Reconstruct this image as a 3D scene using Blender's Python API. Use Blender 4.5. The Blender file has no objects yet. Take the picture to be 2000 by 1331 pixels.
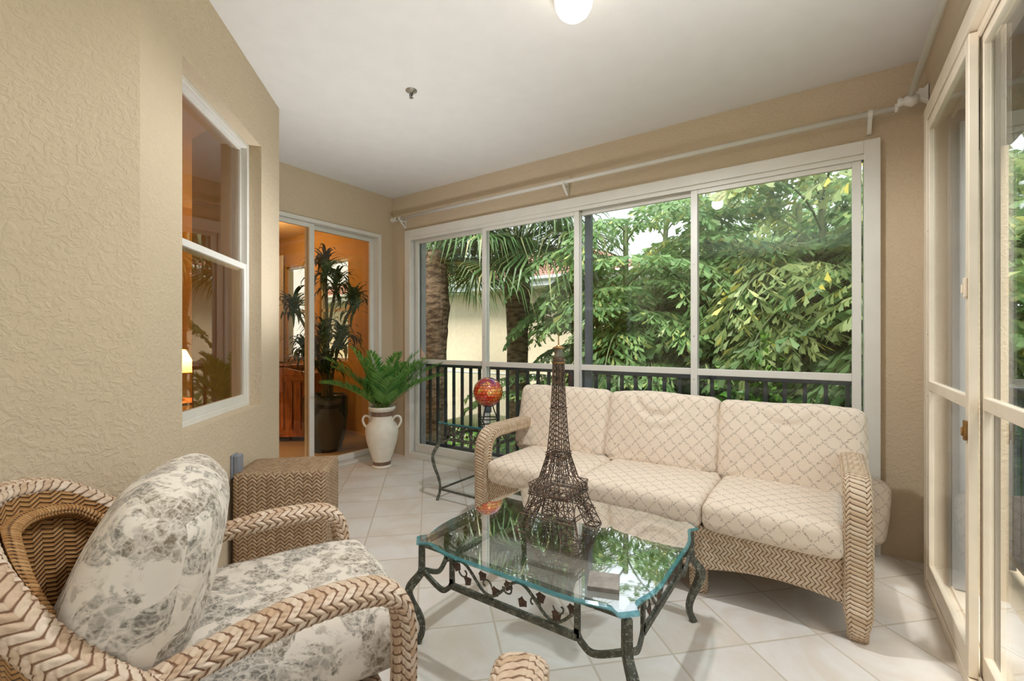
import bpy, math, random
from mathutils import Vector, Matrix, Euler, noise
random.seed(7)
C = bpy.context.scene.collection
D = bpy.data
PI = math.pi
R = math.radians
SC = bpy.context.scene

# ------------------------------------------------------------------ helpers
class MB:
    """collects faces for ONE mesh object"""
    def __init__(s):
        s.v = []; s.f = []; s.uv = []; s.mi = []; s.cur = 0
    def face(s, idx, uv=None):
        s.f.append(tuple(idx)); s.uv.append(uv); s.mi.append(s.cur)
    def vert(s, p):
        s.v.append((p[0], p[1], p[2])); return len(s.v) - 1
    def poly(s, pts, uv=None):
        b = len(s.v)
        for p in pts: s.vert(p)
        s.face(range(b, b + len(pts)), uv)
    def box(s, x0, x1, y0, y1, z0, z1, M=None):
        P = [Vector(p) for p in ((x0,y0,z0),(x1,y0,z0),(x1,y1,z0),(x0,y1,z0),(x0,y0,z1),(x1,y0,z1),(x1,y1,z1),(x0,y1,z1))]
        if M is not None: P = [M @ p for p in P]
        b = len(s.v)
        for p in P: s.vert(p)
        for q in ((0,3,2,1),(4,5,6,7),(0,1,5,4),(1,2,6,5),(2,3,7,6),(3,0,4,7)):
            s.face([b + i for i in q])
        return s
    def prism(s, pts, z0, z1):
        n = len(pts); b = len(s.v)
        for x, y in pts: s.vert((x, y, z0))
        for x, y in pts: s.vert((x, y, z1))
        s.face([b + i for i in range(n)][::-1]); s.face([b + n + i for i in range(n)])
        for i in range(n):
            j = (i + 1) % n
            s.face((b + i, b + j, b + n + j, b + n + i))
        return s
    def tube(s, pts, r, n=6, closed=False, cap=True):
        """round tube along pts; r a number or list"""
        pts = [Vector(p) for p in pts]; m = len(pts)
        rs = r if isinstance(r, (list, tuple)) else [r] * m
        up = None; rings = []
        for i in range(m):
            if closed: t = pts[(i + 1) % m] - pts[i - 1]
            elif i == 0: t = pts[1] - pts[0]
            elif i == m - 1: t = pts[-1] - pts[-2]
            else: t = pts[i + 1] - pts[i - 1]
            if t.length < 1e-9: t = Vector((0, 0, 1))
            t.normalize()
            if up is None:
                up = Vector((0, 0, 1)) if abs(t.z) < .9 else Vector((1, 0, 0))
            a = t.cross(up)
            if a.length < 1e-6: a = t.orthogonal()
            a.normalize(); up = a.cross(t)
            ring = []
            for k in range(n):
                th = 2 * PI * (k + .5) / n
                ring.append(s.vert(pts[i] + (a * math.cos(th) + up * math.sin(th)) * rs[i]))
            rings.append(ring)
        for i in range(m if closed else m - 1):
            A = rings[i]; B = rings[(i + 1) % m]
            for k in range(n):
                s.face((A[k], A[(k + 1) % n], B[(k + 1) % n], B[k]))
        if cap and not closed:
            s.face(rings[0][::-1]); s.face(rings[-1])
        return s
    def bar(s, pts, w, h, lat=(0, 0, 1), taper=None):
        """rectangular bar along pts; lat = fixed sideways axis"""
        pts = [Vector(p) for p in pts]; L = Vector(lat).normalized(); rings = []
        m = len(pts)
        for i in range(m):
            t = (pts[min(i + 1, m - 1)] - pts[max(i - 1, 0)]).normalized()
            nrm = L.cross(t)
            if nrm.length < 1e-6: nrm = t.orthogonal()
            nrm.normalize()
            k = taper[i] if taper else 1
            rings.append([s.vert(pts[i] + L * a * w * k / 2 + nrm * b * h * k / 2) for a, b in ((-1,-1),(1,-1),(1,1),(-1,1))])
        for i in range(m - 1):
            A, B = rings[i], rings[i + 1]
            for k in range(4): s.face((A[k], A[(k+1)%4], B[(k+1)%4], B[k]))
        s.face(rings[0][::-1]); s.face(rings[-1])
        return s
    def lathe(s, prof, n=32, c=(0, 0), cap0=True, cap1=False, z0=0):
        rings = []
        for r, z in prof:
            rings.append([s.vert((c[0] + r * math.cos(2*PI*k/n), c[1] + r * math.sin(2*PI*k/n), z + z0)) for k in range(n)])
        for A, B in zip(rings, rings[1:]):
            for k in range(n): s.face((A[k], A[(k+1)%n], B[(k+1)%n], B[k]))
        if cap0: s.face(rings[0][::-1])
        if cap1: s.face(rings[-1])
        return s
    def build(s, name, mats, parent=None, smooth=False, bevel=0, boxuv=False, seg=2):
        me = D.meshes.new(name)
        me.from_pydata(s.v, [], s.f)
        if not isinstance(mats, (list, tuple)): mats = [mats]
        for m in mats: me.materials.append(m)
        if len(mats) > 1:
            me.polygons.foreach_set('material_index', s.mi)
        if boxuv or any(u for u in s.uv):
            uvl = me.uv_layers.new(name='UVMap')
            for p in me.polygons:
                u = s.uv[p.index]
                for k, li in enumerate(p.loop_indices):
                    if u is not None: uvl.data[li].uv = u[k]
                    else:
                        co = me.vertices[me.loops[li].vertex_index].co; n = p.normal
                        if abs(n.z) > .7: q = (co.x, co.y)
                        elif abs(n.y) > abs(n.x): q = (co.x, co.z)
                        else: q = (co.y, co.z)
                        uvl.data[li].uv = q
        if smooth:
            me.polygons.foreach_set('use_smooth', [True] * len(me.polygons))
        me.update()
        o = D.objects.new(name, me); C.objects.link(o)
        if parent is not None: o.parent = parent
        if bevel:
            b = o.modifiers.new('bevel', 'BEVEL'); b.width = bevel; b.segments = seg; b.limit_method = 'ANGLE'; b.angle_limit = R(40)
        if smooth == 'auto':
            pass
        return o

def tag(o, label=None, cat=None, group=None, kind=None):
    if label: o['label'] = label
    if cat: o['category'] = cat
    if group: o['group'] = group
    if kind: o['kind'] = kind
    return o
def empty(name, loc=(0, 0, 0), rz=0, label=None, cat=None, group=None, kind=None):
    o = D.objects.new(name, None); C.objects.link(o); o.empty_display_size = .1
    o.location = loc; o.rotation_euler = (0, 0, rz)
    return tag(o, label, cat, group, kind)
def kids(o): return [c for c in D.objects if c.parent == o]
def copy_tree(o, parent=None):
    c = o.copy(); C.objects.link(c)
    if parent is not None: c.parent = parent
    for ch in kids(o): copy_tree(ch, c)
    return c
def crom(P, n):
    """catmull-rom through P, about n samples per span"""
    P = [Vector(p) for p in P]; out = []
    for i in range(len(P) - 1):
        a = P[max(i-1,0)]; b = P[i]; c = P[i+1]; d = P[min(i+2,len(P)-1)]
        for k in range(n):
            t = k / n
            out.append(.5*((2*b)+(c-a)*t+(2*a-5*b+4*c-d)*t*t+(3*b-a-3*c+d)*t**3))
    out.append(P[-1]); return out
def resample(P, step):
    L = [0]
    for a, b in zip(P, P[1:]): L.append(L[-1] + (b-a).length)
    n = max(2, int(L[-1]/step)); out = []; j = 0
    for i in range(n+1):
        d = L[-1]*i/n
        while j < len(L)-2 and L[j+1] < d: j += 1
        k = (d-L[j])/max(1e-9, L[j+1]-L[j]); out.append(P[j].lerp(P[j+1], min(1,k)))
    return out, L[-1]
def pingpong(x): 
    x = x % 2; return x if x <= 1 else 2 - x
def weave_h(u, v, w, p):
    f = (v/p + pingpong(u/w)) % 1
    return (abs(math.sin(PI*f))**.6) * (.55 + .45*abs(math.sin(PI*((u/w) % 1)))**.5)
def braid(path, a, b, w, p, binorm=None, amp=.004, step=.005, n=None, expo=2.6, scale=None, up=(0,0,1), close=True):
    """tube woven of flat strands: section half-axes a (along binormal), b (normal); really displaced"""
    P, L = resample([Vector(q) for q in path], step)
    per = 2*PI*math.sqrt((a*a+b*b)/2); k = max(1, round(per/(2*w))); ww = per/(2*k)
    n = n or max(24, int(per/step)); n = max(n, 8*k)
    mb = MB(); rings = []
    for i, q in enumerate(P):
        t = (P[min(i+1, len(P)-1)] - P[max(i-1, 0)]).normalized()
        bn = Vector(binorm).normalized() if binorm else Vector(up).cross(t).normalized()
        nn = t.cross(bn).normalized(); bn = nn.cross(t).normalized()
        sc = scale(i/(len(P)-1)) if scale else 1
        v = L*i/(len(P)-1); ring = []
        for j in range(n+1):
            th = 2*PI*j/n; c, s_ = math.cos(th), math.sin(th)
            rx = a*sc*math.copysign(abs(c)**(2/expo), c); ry = b*sc*math.copysign(abs(s_)**(2/expo), s_)
            u = per*j/n
            d = Vector((rx, ry)); nl = d.normalized()
            h = amp*(weave_h(u, v, ww, p)-.5)
            ring.append((mb.vert(q + bn*(rx+nl.x*h) + nn*(ry+nl.y*h)), (u*w/ww, v)))
        rings.append(ring)
    for A, B in zip(rings, rings[1:]):
        for j in range(n):
            q = (A[j], A[j+1], B[j+1], B[j])
            mb.face([x[0] for x in q], [x[1] for x in q])
    if close:
        for ring, rev in ((rings[0], True), (rings[-1], False)):
            ids = [x[0] for x in ring[:-1]]; us = [(x[1][0], x[1][1]) for x in ring[:-1]]
            mb.face(ids[::-1] if rev else ids, us)
    return mb
def cushion(sx, sy, sz, r, puff, n=22, wr=0., seed=0, shape=None):
    """upholstered block, centred, UVs in metres; puff swells the two big faces (normal axis z)"""
    mb = MB(); key = {}; H = Vector((sx/2, sy/2, sz/2)); uvs = []
    def vid(q):
        k = (round(q[0], 4), round(q[1], 4), round(q[2], 4))
        if k in key: return key[k]
        p = Vector((q[0]*H.x, q[1]*H.y, q[2]*H.z))
        rr = min(r, H.z*.98)
        inner = Vector([max(-(H[i]-rr), min(H[i]-rr, p[i])) for i in range(3)])
        d = p - inner
        if d.length > 1e-9: p = inner + d.normalized()*rr
        fx = max(0, 1-(p.x/H.x)**2); fy = max(0, 1-(p.y/H.y)**2); fz = max(0, 1-(p.z/H.z)**2)
        p.z += math.copysign(puff*(fx*fy)**.6, p.z) if abs(p.z) > 1e-4 else 0
        p.x *= 1 + .25*puff/H.x*fy*fz; p.y *= 1 + .25*puff/H.y*fx*fz
        if wr:
            o = Vector((seed*3.1, seed*1.7, 0))
            e = noise.noise(Vector((p.x*5, p.y*5, p.z*5)) + o)
            e2 = 1-abs(noise.noise(Vector((p.x*7+p.y*4, p.y*3, p.z*7)) + o*2))*2
            p += d.normalized()*wr*(e + .5*e2) if d.length > 1e-9 else Vector((0,0,wr*e))
        if shape: p = shape(p, q)
        key[k] = mb.vert(p); return key[k]
    for ax in range(3):
        for sg in (-1, 1):
            for i in range(n):
                for j in range(n):
                    c = []
                    for di, dj in ((0,0),(1,0),(1,1),(0,1)):
                        q = [0,0,0]; q[ax] = sg
                        e = lambda t: math.sin(t*PI/2)*.5 + t*.5
                        q[(ax+1)%3] = e(-1+2*(i+di)/n); q[(ax+2)%3] = e(-1+2*(j+dj)/n); c.append(q)
                    if sg < 0: c = c[::-1]
                    uv = []
                    for q in c:
                        X, Y, Z = q[0]*H.x, q[1]*H.y, q[2]*H.z
                        if ax == 2: uv.append((X, Y))
                        elif ax == 1: uv.append((X, sg*H.y + sg*(H.z - Z)))
                        else: uv.append((sg*(H.x + (H.z - Z)), Y))
                    mb.face([vid(q) for q in c], uv)
    return mb

# ------------------------------------------------------------------ materials
def srgb(r, g, b):
    f = lambda c: (c/255/12.92) if c/255 <= .04045 else ((c/255+.055)/1.055)**2.4
    return (f(r), f(g), f(b), 1)
class NT:
    def __init__(s, name):
        s.m = D.materials.new(name); s.m.use_nodes = True; s.t = s.m.node_tree; s.t.nodes.clear()
        s.out = s.t.nodes.new('ShaderNodeOutputMaterial')
    def n(s, typ, **kw):
        x = s.t.nodes.new('ShaderNode' + typ)
        for k, v in kw.items(): setattr(x, k, v)
        return x
    def l(s, a, b): s.t.links.new(a, b)
    def _in(s, sock, v):
        if v is None: return
        if hasattr(v, 'links') or isinstance(v, bpy.types.NodeSocket): s.l(v, sock)
        else: sock.default_value = v
    def math(s, op, a, b=None, c=None, clamp=False):
        x = s.n('Math', operation=op); x.use_clamp = clamp
        s._in(x.inputs[0], a); s._in(x.inputs[1], b); s._in(x.inputs[2], c); return x.outputs[0]
    def mix(s, f, a, b, mode='MIX'):
        x = s.n('Mix', data_type='RGBA', blend_type=mode)
        s._in(x.inputs[0], f); s._in(x.inputs[6], a); s._in(x.inputs[7], b); return x.outputs[2]
    def noise(s, vec, scale, detail=3, rough=.5, dist=0, fac=True):
        x = s.n('TexNoise'); s._in(x.inputs['Vector'], vec); x.inputs['Scale'].default_value = scale
        x.inputs['Detail'].default_value = detail; x.inputs['Roughness'].default_value = rough; x.inputs['Distortion'].default_value = dist
        return x.outputs[0 if fac else 1]
    def voro(s, vec, scale, feature='F1', out=0):
        x = s.n('TexVoronoi', feature=feature); s._in(x.inputs['Vector'], vec); x.inputs['Scale'].default_value = scale
        return x.outputs[out]
    def ramp(s, f, a, b):
        x = s.n('MapRange', interpolation_type='SMOOTHSTEP'); s._in(x.inputs[0], f)
        x.inputs[1].default_value = a; x.inputs[2].default_value = b; return x.outputs[0]
    def xyz(s, v):
        x = s.n('SeparateXYZ'); s.l(v, x.inputs[0]); return x.outputs
    def comb(s, a, b, c=0.):
        x = s.n('CombineXYZ'); s._in(x.inputs[0], a); s._in(x.inputs[1], b); s._in(x.inputs[2], c); return x.outputs[0]
    def wn(s, v):
        x = s.n('TexWhiteNoise', noise_dimensions='3D'); s.l(v, x.inputs[0]); return x.outputs[0]
    def bump(s, h, strength=.5, dist=.01):
        x = s.n('Bump'); x.inputs['Strength'].default_value = strength; x.inputs['Distance'].default_value = dist
        s.l(h, x.inputs['Height']); return x.outputs[0]
    def obj(s): return s.n('TexCoord').outputs['Object']
    def uv(s): return s.n('TexCoord').outputs['UV']
    def bsdf(s, color, rough=.5, metal=0, normal=None, spec=.5, **kw):
        x = s.n('BsdfPrincipled'); s._in(x.inputs['Base Color'], color); s._in(x.inputs['Roughness'], rough)
        s._in(x.inputs['Metallic'], metal); x.inputs['Specular IOR Level'].default_value = spec
        if normal is not None: s.l(normal, x.inputs['Normal'])
        for k, v in kw.items(): s._in(x.inputs[k.replace('_', ' ')], v)
        return x.outputs[0]
    def done(s, sh): s.l(sh, s.out.inputs[0]); return s.m

def plain(name, col, rough=.5, metal=0, var=.06, scale=8, bump=0, bscale=60, spec=.5, **kw):
    t = NT(name); o = t.obj()
    f = t.noise(o, scale, 4)
    dk = tuple(c*(1-2*var) for c in col[:3]) + (1,); lt = tuple(min(1, c*(1+var)) for c in col[:3]) + (1,)
    c = t.mix(t.ramp(f, .3, .7), dk, lt)
    nrm = t.bump(t.noise(o, bscale, 3), bump, .004) if bump else None
    return t.done(t.bsdf(c, rough, metal, nrm, spec, **kw))
def stucco(name, col):
    t = NT(name); o = t.obj()
    a = t.noise(o, 38, 4, .55, 1.2); b = t.noise(o, 120, 2)
    h = t.math('ADD', t.ramp(a, .42, .62), t.math('MULTIPLY', b, .35))
    c = t.mix(t.ramp(t.noise(o, 1.3, 3), .3, .7), tuple(x*.95 for x in col[:3])+(1,), col)
    return t.done(t.bsdf(c, .88, 0, t.bump(h, .38, .005), .2))
def wicker(name, c1, c2, dark, w, p, bump=.7):
    t = NT(name); X = t.xyz(t.uv())
    uw = t.math('DIVIDE', X[0], w); vp = t.math('DIVIDE', X[1], p)
    zz = t.math('PINGPONG', uw, 1.0); val = t.math('ADD', vp, zz)
    f = t.math('FRACT', val); st = t.math('SINE', t.math('MULTIPLY', f, PI))
    e = t.math('SINE', t.math('MULTIPLY', t.math('FRACT', uw), PI))
    h = t.math('MULTIPLY', t.math('POWER', st, .6), t.math('MULTIPLY_ADD', t.math('POWER', e, .5), .45, .55))
    rnd = t.wn(t.comb(t.math('FLOOR', uw), t.math('FLOOR', val)))
    big = t.noise(t.obj(), 7, 2)
    base = t.mix(t.math('ADD', t.math('MULTIPLY', rnd, .75), t.math('MULTIPLY', big, .3)), c1, c2)
    fib = t.noise(t.comb(t.math('MULTIPLY', X[0], 60), t.math('MULTIPLY', val, 14)), 3, 2)
    base = t.mix(t.math('MULTIPLY', fib, .35), base, dark)
    col = t.mix(t.ramp(h, .28, .62), dark, base)  # gaps between strands tinted dark: dirt and occlusion put into the colour
    return t.done(t.bsdf(col, .55, 0, t.bump(h, bump, .006), .35))
def glass(name, tint=(1, 1, 1), refl=1.0, rough=0.0):
    t = NT(name)
    tr = t.n('BsdfTransparent'); tr.inputs[0].default_value = tint + (1,)
    gl = t.n('BsdfGlossy'); gl.inputs['Roughness'].default_value = rough; gl.inputs[0].default_value = (1, 1, 1, 1)
    fr = t.n('Fresnel'); fr.inputs[0].default_value = 1.5
    # the back of each sheet meets the eye from inside: use the same facing term on both sides
    lw = t.n('LayerWeight'); lw.inputs[0].default_value = .5
    f = t.math('POWER', lw.outputs['Facing'], 4.0)
    f = t.math('MULTIPLY_ADD', f, .85*refl, .045*refl, clamp=True)
    m = t.n('MixShader'); t.l(f, m.inputs[0]); t.l(tr.outputs[0], m.inputs[1]); t.l(gl.outputs[0], m.inputs[2])
    return t.done(m.outputs[0])
def leafmat(name, c1, c2, c3=None, rough=.45, trans=.3):
    t = NT(name); g = t.n('NewGeometry'); r = g.outputs['Random Per Island']
    c = t.mix(r, c1, c2)
    if c3: c = t.mix(t.ramp(r, .9, .97), c, c3)
    c = t.mix(t.math('MULTIPLY', t.noise(t.obj(), 1.1, 2), .5), c, c1)
    a = t.bsdf(c, rough, 0, None, .35)
    tl = t.n('BsdfTranslucent'); t.l(t.mix(.35, c, c2), tl.inputs[0])
    m = t.n('MixShader'); m.inputs[0].default_value = trans; t.l(a, m.inputs[1]); t.l(tl.outputs[0], m.inputs[2])
    return t.done(m.outputs[0])
def emit(name, col, strength):
    t = NT(name); e = t.n('Emission'); e.inputs[0].default_value = col; e.inputs[1].default_value = strength
    return t.done(e.outputs[0])

M = {}
M['wall'] = stucco('tan_stucco', srgb(212, 193, 165))
M['ceiling'] = plain('ceiling_paint', srgb(224, 220, 214), .9, var=.01, spec=.1, bump=.15, bscale=120)
M['white'] = plain('white_frame_paint', srgb(228, 224, 215), .4, var=.015)
M['cream'] = plain('cream_frame_paint', srgb(232, 217, 195), .4, var=.03)
M['dark_gap'] = plain('gap_shade', srgb(70, 62, 55), .6)
M['steel'] = plain('grey_aluminium', srgb(120, 128, 138), .45, .3, var=.05)
M['shutter'] = plain('grey_shutter', srgb(158, 160, 160), .5, .1, var=.05)
M['rail'] = plain('dark_railing_paint', srgb(62, 68, 74), .45, .2, var=.05)
M['pane'] = glass('window_glass', (.96, .97, .965), .8)
M['pane_tint'] = glass('tinted_glass', (.86, .80, .70), 1.0)
M['table_glass'] = glass('table_glass', (.93, .975, .98), 3.3)
t = NT('table_glass_edge')
a = t.bsdf(srgb(70, 140, 150), .12, 0, None, .8); tr = t.n('BsdfTransparent'); tr.inputs[0].default_value = (.55, .85, .87, 1)
m = t.n('MixShader'); m.inputs[0].default_value = .5; t.l(tr.outputs[0], m.inputs[1]); t.l(a, m.inputs[2]); M['glass_edge'] = t.done(m.outputs[0])
# floor tile laid at 45 degrees
t = NT('beige_floor_tile'); X = t.xyz(t.obj())
p = t.math('DIVIDE', t.math('SUBTRACT', t.math('MULTIPLY', t.math('ADD', X[0], X[1]), .70711), .607), .3275)
q = t.math('DIVIDE', t.math('SUBTRACT', t.math('MULTIPLY', t.math('SUBTRACT', X[0], X[1]), .70711), -1.628), .3275)
dp = t.math('ABSOLUTE', t.math('SUBTRACT', t.math('FRACT', p), .5)); dq = t.math('ABSOLUTE', t.math('SUBTRACT', t.math('FRACT', q), .5))
g = t.ramp(t.math('MAXIMUM', dp, dq), .484, .490)
rnd = t.wn(t.comb(t.math('FLOOR', p), t.math('FLOOR', q)))
v = t.n('Vector' + 'Math', operation='ADD'); t.l(t.obj(), v.inputs[0]); t.l(t.comb(rnd, t.math('MULTIPLY', rnd, 7.3)), v.inputs[1])
cl = t.noise(v.outputs[0], 3.2, 5, .6, .8)
c = t.mix(t.ramp(cl, .3, .7), srgb(222, 208, 192), srgb(237, 232, 226))
c = t.mix(t.math('MULTIPLY', rnd, .35), c, srgb(224, 218, 212))
c = t.mix(g, c, srgb(206, 193, 176))
hh = t.math('SUBTRACT', 1.0, g)
M['tile'] = t.done(t.bsdf(c, t.math('MULTIPLY_ADD', g, .4, .34), 0, t.bump(hh, .35, .003), .4))
M['wick_box'] = wicker('rattan_box_weave', srgb(178, 142, 108), srgb(216, 186, 150), srgb(78, 54, 40), .0215, .0185, .9)
M['wick_sofa'] = wicker('rattan_sofa_weave', srgb(204, 174, 140), srgb(232, 212, 184), srgb(112, 82, 60), .021, .0175)
M['wick_chair'] = wicker('rattan_chair_braid', srgb(200, 166, 132), srgb(238, 219, 196), srgb(124, 88, 62), .030, .023, .45)
M['wick_fine'] = wicker('rattan_chair_back', srgb(176, 122, 66), srgb(206, 160, 104), srgb(70, 44, 24), .034, .011, .8)
def trellis():
    t = NT('trellis_fabric'); uv = t.uv(); X = t.xyz(uv)
    L = .082
    wob = t.math('MULTIPLY', t.math('SUBTRACT', t.noise(uv, 55, 2), .5), .22)
    a = t.math('ADD', t.math('DIVIDE', t.math('ADD', X[0], t.math('MULTIPLY', X[1], .95)), L), wob)
    b = t.math('SUBTRACT', t.math('DIVIDE', t.math('SUBTRACT', X[0], t.math('MULTIPLY', X[1], .95)), L), wob)
    da = t.math('ABSOLUTE', t.math('SUBTRACT', t.math('FRACT', a), .5)); db = t.math('ABSOLUTE', t.math('SUBTRACT', t.math('FRACT', b), .5))
    d = t.math('MINIMUM', da, db)
    stem = t.math('SUBTRACT', 1.0, t.ramp(d, .012, .03))
    vd = t.voro(uv, 130)
    leaf = t.math('MULTIPLY', t.math('SUBTRACT', 1.0, t.ramp(d, .07, .13)), t.math('SUBTRACT', 1.0, t.ramp(vd, .34, .46)))
    gaps = t.ramp(t.noise(uv, 70, 1), .35, .5)
    msk = t.math('MAXIMUM', t.math('MULTIPLY', stem, gaps), leaf)
    crease = t.noise(uv, 9, 3, .5, .6)
    weave = t.math('ADD', t.math('MULTIPLY', t.noise(uv, 700, 1), .02), t.math('MULTIPLY', crease, .6))
    c = t.mix(t.math('MULTIPLY', msk, .5), srgb(226, 209, 189), srgb(112, 98, 86))
    return t.done(t.bsdf(c, .85, 0, t.bump(weave, .45, .02), .15, Sheen_Weight=.15))
M['trellis'] = trellis()
def toile():
    t = NT('floral_toile_fabric'); uv = t.uv()
    w1 = t.noise(uv, 7.5, 6, .62, 1.6); w2 = t.noise(uv, 24, 5, .7, 2.2)
    big = t.ramp(w1, .455, .52)
    fine = t.ramp(w2, .42, .54)
    x = t.n('TexVoronoi', feature='SMOOTH_F1'); t.l(t.mix(.12, uv, t.noise(uv, 12, 3, fac=False)), x.inputs['Vector']); x.inputs['Scale'].default_value = 26
    vd = t.ramp(x.outputs[0], .34, .42)
    msk = t.math('MULTIPLY', big, t.math('MULTIPLY_ADD', fine, .55, .4))
    sp = t.math('MULTIPLY', t.math('SUBTRACT', 1.0, vd), t.ramp(t.noise(uv, 5, 2), .40, .5))
    msk = t.math('MAXIMUM', msk, t.math('MULTIPLY', sp, .6))
    wv = t.mix(.10, uv, t.noise(uv, 9, 3, fac=False)); ed = t.ramp(t.voro(wv, 38, 'DISTANCE_TO_EDGE'), .03, .13)
    sh2 = t.ramp(t.noise(uv, 60, 3, .6, 1.5), .38, .6)
    msk = t.math('MULTIPLY', msk, t.math('MULTIPLY_ADD', ed, .45, t.math('MULTIPLY_ADD', sh2, .4, .25)), clamp=True)
    ink = t.mix(t.ramp(t.noise(uv, 4, 2), .4, .6), srgb(126, 112, 92), srgb(118, 112, 102))
    c = t.mix(t.math('MULTIPLY', msk, .95), srgb(226, 215, 200), ink)
    cr = t.noise(uv, 8, 3, .5, .5)
    return t.done(t.bsdf(c, .85, 0, t.bump(cr, .35, .02), .15, Sheen_Weight=.1))
M['toile'] = toile()
# weathered verdigris iron
t = NT('weathered_iron'); o = t.obj()
f = t.ramp(t.noise(o, 45, 5, .7), .48, .66); f2 = t.ramp(t.noise(o, 130, 2), .62, .7)
c = t.mix(f, srgb(84, 84, 74), srgb(128, 128, 112)); c = t.mix(t.math('MULTIPLY', f2, .7), c, srgb(190, 190, 178))
M['iron'] = t.done(t.bsdf(c, .6, .35, t.bump(t.noise(o, 90, 3), .4, .003), .4))
M['leaf_rust'] = plain('rusty_leaf', srgb(92, 70, 56), .7, .2, var=.2, scale=60)
t = NT('rusted_wire'); o = t.obj()
c = t.mix(t.ramp(t.noise(o, 60, 4), .4, .62), srgb(92, 82, 74), srgb(132, 108, 92))
M['wire'] = t.done(t.bsdf(c, .6, .5, None, .4))
M['brass'] = plain('aged_brass', srgb(168, 128, 78), .4, .8, var=.2, scale=40)
M['cage'] = plain('tarnished_tin', srgb(150, 145, 132), .4, .7, var=.2, scale=40)
# crackle glass ball
t = NT('crackle_glass_ball'); o = t.obj(); X = t.xyz(t.uv())
a = t.math('MULTIPLY', X[0], 26.0); b = t.math('MULTIPLY', X[1], 15.0)
row = t.math('FLOOR', b); sh = t.math('MULTIPLY', t.math('MODULO', row, 2.0), .5)
fu = t.math('SUBTRACT', t.math('FRACT', t.math('ADD', a, sh)), .5); fv = t.math('SUBTRACT', t.math('FRACT', b), .5)
dd = t.math('SQRT', t.math('ADD', t.math('MULTIPLY', fu, fu), t.math('MULTIPLY', fv, fv)))
cell = t.ramp(dd, .32, .56)
z = X[1]
c1 = t.mix(t.ramp(t.noise(o, 14, 3), .42, .6), srgb(224, 60, 22), srgb(240, 132, 36))
c2 = t.mix(t.ramp(t.noise(o, 11, 2), .4, .6), srgb(200, 34, 26), srgb(96, 40, 120))
c = t.mix(t.ramp(z, .52, .86), c1, c2); c = t.mix(t.ramp(t.noise(o, 30, 2), .56, .66), c, srgb(238, 190, 90))
c = t.mix(t.math('MULTIPLY', cell, .65), c, srgb(90, 18, 18))
M['ball'] = t.done(t.bsdf(c, .12, .35, t.bump(t.math('SUBTRACT', 1.0, cell), .5, .004), .8, Coat_Weight=.8))
M['black'] = plain('black_iron', srgb(38, 38, 42), .45, .4, var=.1)
M['coaster'] = plain('grey_stone', srgb(150, 142, 134), .7, var=.12, scale=30, bump=.2)
M['ceramic'] = plain('cream_ceramic', srgb(238, 230, 214), .45, var=.03, scale=14)
M['band'] = plain('brown_glaze', srgb(132, 104, 88), .5, var=.15, scale=30)
M['soil'] = plain('dark_moss', srgb(60, 66, 40), .9)
M['fern'] = leafmat('fern_leaf', srgb(58, 126, 52), srgb(146, 194, 96), None, .4, .2)
M['fern_stem'] = plain('fern_stem', srgb(120, 150, 66), .5)
M['fish'] = leafmat('fishtail_leaf', srgb(84, 124, 74), srgb(158, 188, 122), srgb(206, 210, 130), .4, .4)
M['fish_pale'] = leafmat('pale_fishtail_leaf', srgb(112, 138, 84), srgb(186, 196, 132), srgb(232, 214, 96), .45, .4)
M['broad'] = leafmat('broad_leaf', srgb(46, 84, 50), srgb(94, 132, 78), srgb(150, 176, 80), .35, .3)
M['palm'] = leafmat('palm_leaf', srgb(74, 112, 66), srgb(134, 160, 104), srgb(188, 184, 134), .4, .3)
M['shrubm'] = leafmat('shrub_leaf', srgb(70, 124, 48), srgb(134, 180, 76), None, .4, .35)
t = NT('palm_bark'); o = t.obj(); X = t.xyz(o)
c = t.mix(t.ramp(t.noise(t.comb(t.math('MULTIPLY', X[0], 1.0), t.math('MULTIPLY', X[1], 1.0), t.math('MULTIPLY', X[2], 3.0)), 7, 5), .35, .65), srgb(92, 78, 66), srgb(158, 136, 114))
M['bark'] = t.done(t.bsdf(c, .9, 0, t.bump(t.noise(o, 30, 4), .8, .02), .1))
M['stem'] = plain('green_stem', srgb(108, 122, 80), .6, var=.15)
M['nwall'] = plain('neighbour_stucco', srgb(214, 198, 172), .9, var=.03, spec=.1)
M['nfascia'] = plain('white_fascia', srgb(226, 228, 226), .5)
t = NT('red_roof_tile'); X = t.xyz(t.obj())
fx = t.math('SINE', t.math('MULTIPLY', X[0], 2*PI/.26)); fy = t.math('FRACT', t.math('DIVIDE', X[1], .36))
c = t.mix(t.ramp(t.noise(t.obj(), 5, 3), .35, .65), srgb(146, 98, 84), srgb(178, 136, 122))
c = t.mix(t.ramp(fy, .86, .95), c, srgb(110, 60, 46))
M['roof'] = t.done(t.bsdf(c, .85, 0, t.bump(t.math('ADD', fx, t.math('MULTIPLY', fy, .5)), .9, .05), .15))
M['grass'] = plain('lawn', srgb(84, 104, 56), .95, var=.25, scale=3, spec=.05)
M['amber'] = plain('amber_wall_paint', srgb(212, 166, 92), .85, var=.02, spec=.15)
M['amber_ceiling'] = plain('interior_ceiling_paint', srgb(226, 196, 150), .9, var=.01, spec=.1)
M['in_floor'] = plain('interior_carpet', srgb(176, 152, 120), .9, var=.05, scale=20, spec=.1)
t = NT('oak_wood'); X = t.xyz(t.obj())
c = t.mix(t.ramp(t.noise(t.comb(t.math('MULTIPLY', X[0], 6), t.math('MULTIPLY', X[1], 6), X[2]), 4, 5), .3, .7), srgb(132, 76, 38), srgb(184, 118, 66))
M['oak'] = t.done(t.bsdf(c, .45))
M['curtain'] = plain('sheer_curtain', srgb(236, 232, 228), .9, var=.02)
M['pot'] = plain('dark_glazed_pot', srgb(44, 50, 44), .25, var=.1)
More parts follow.
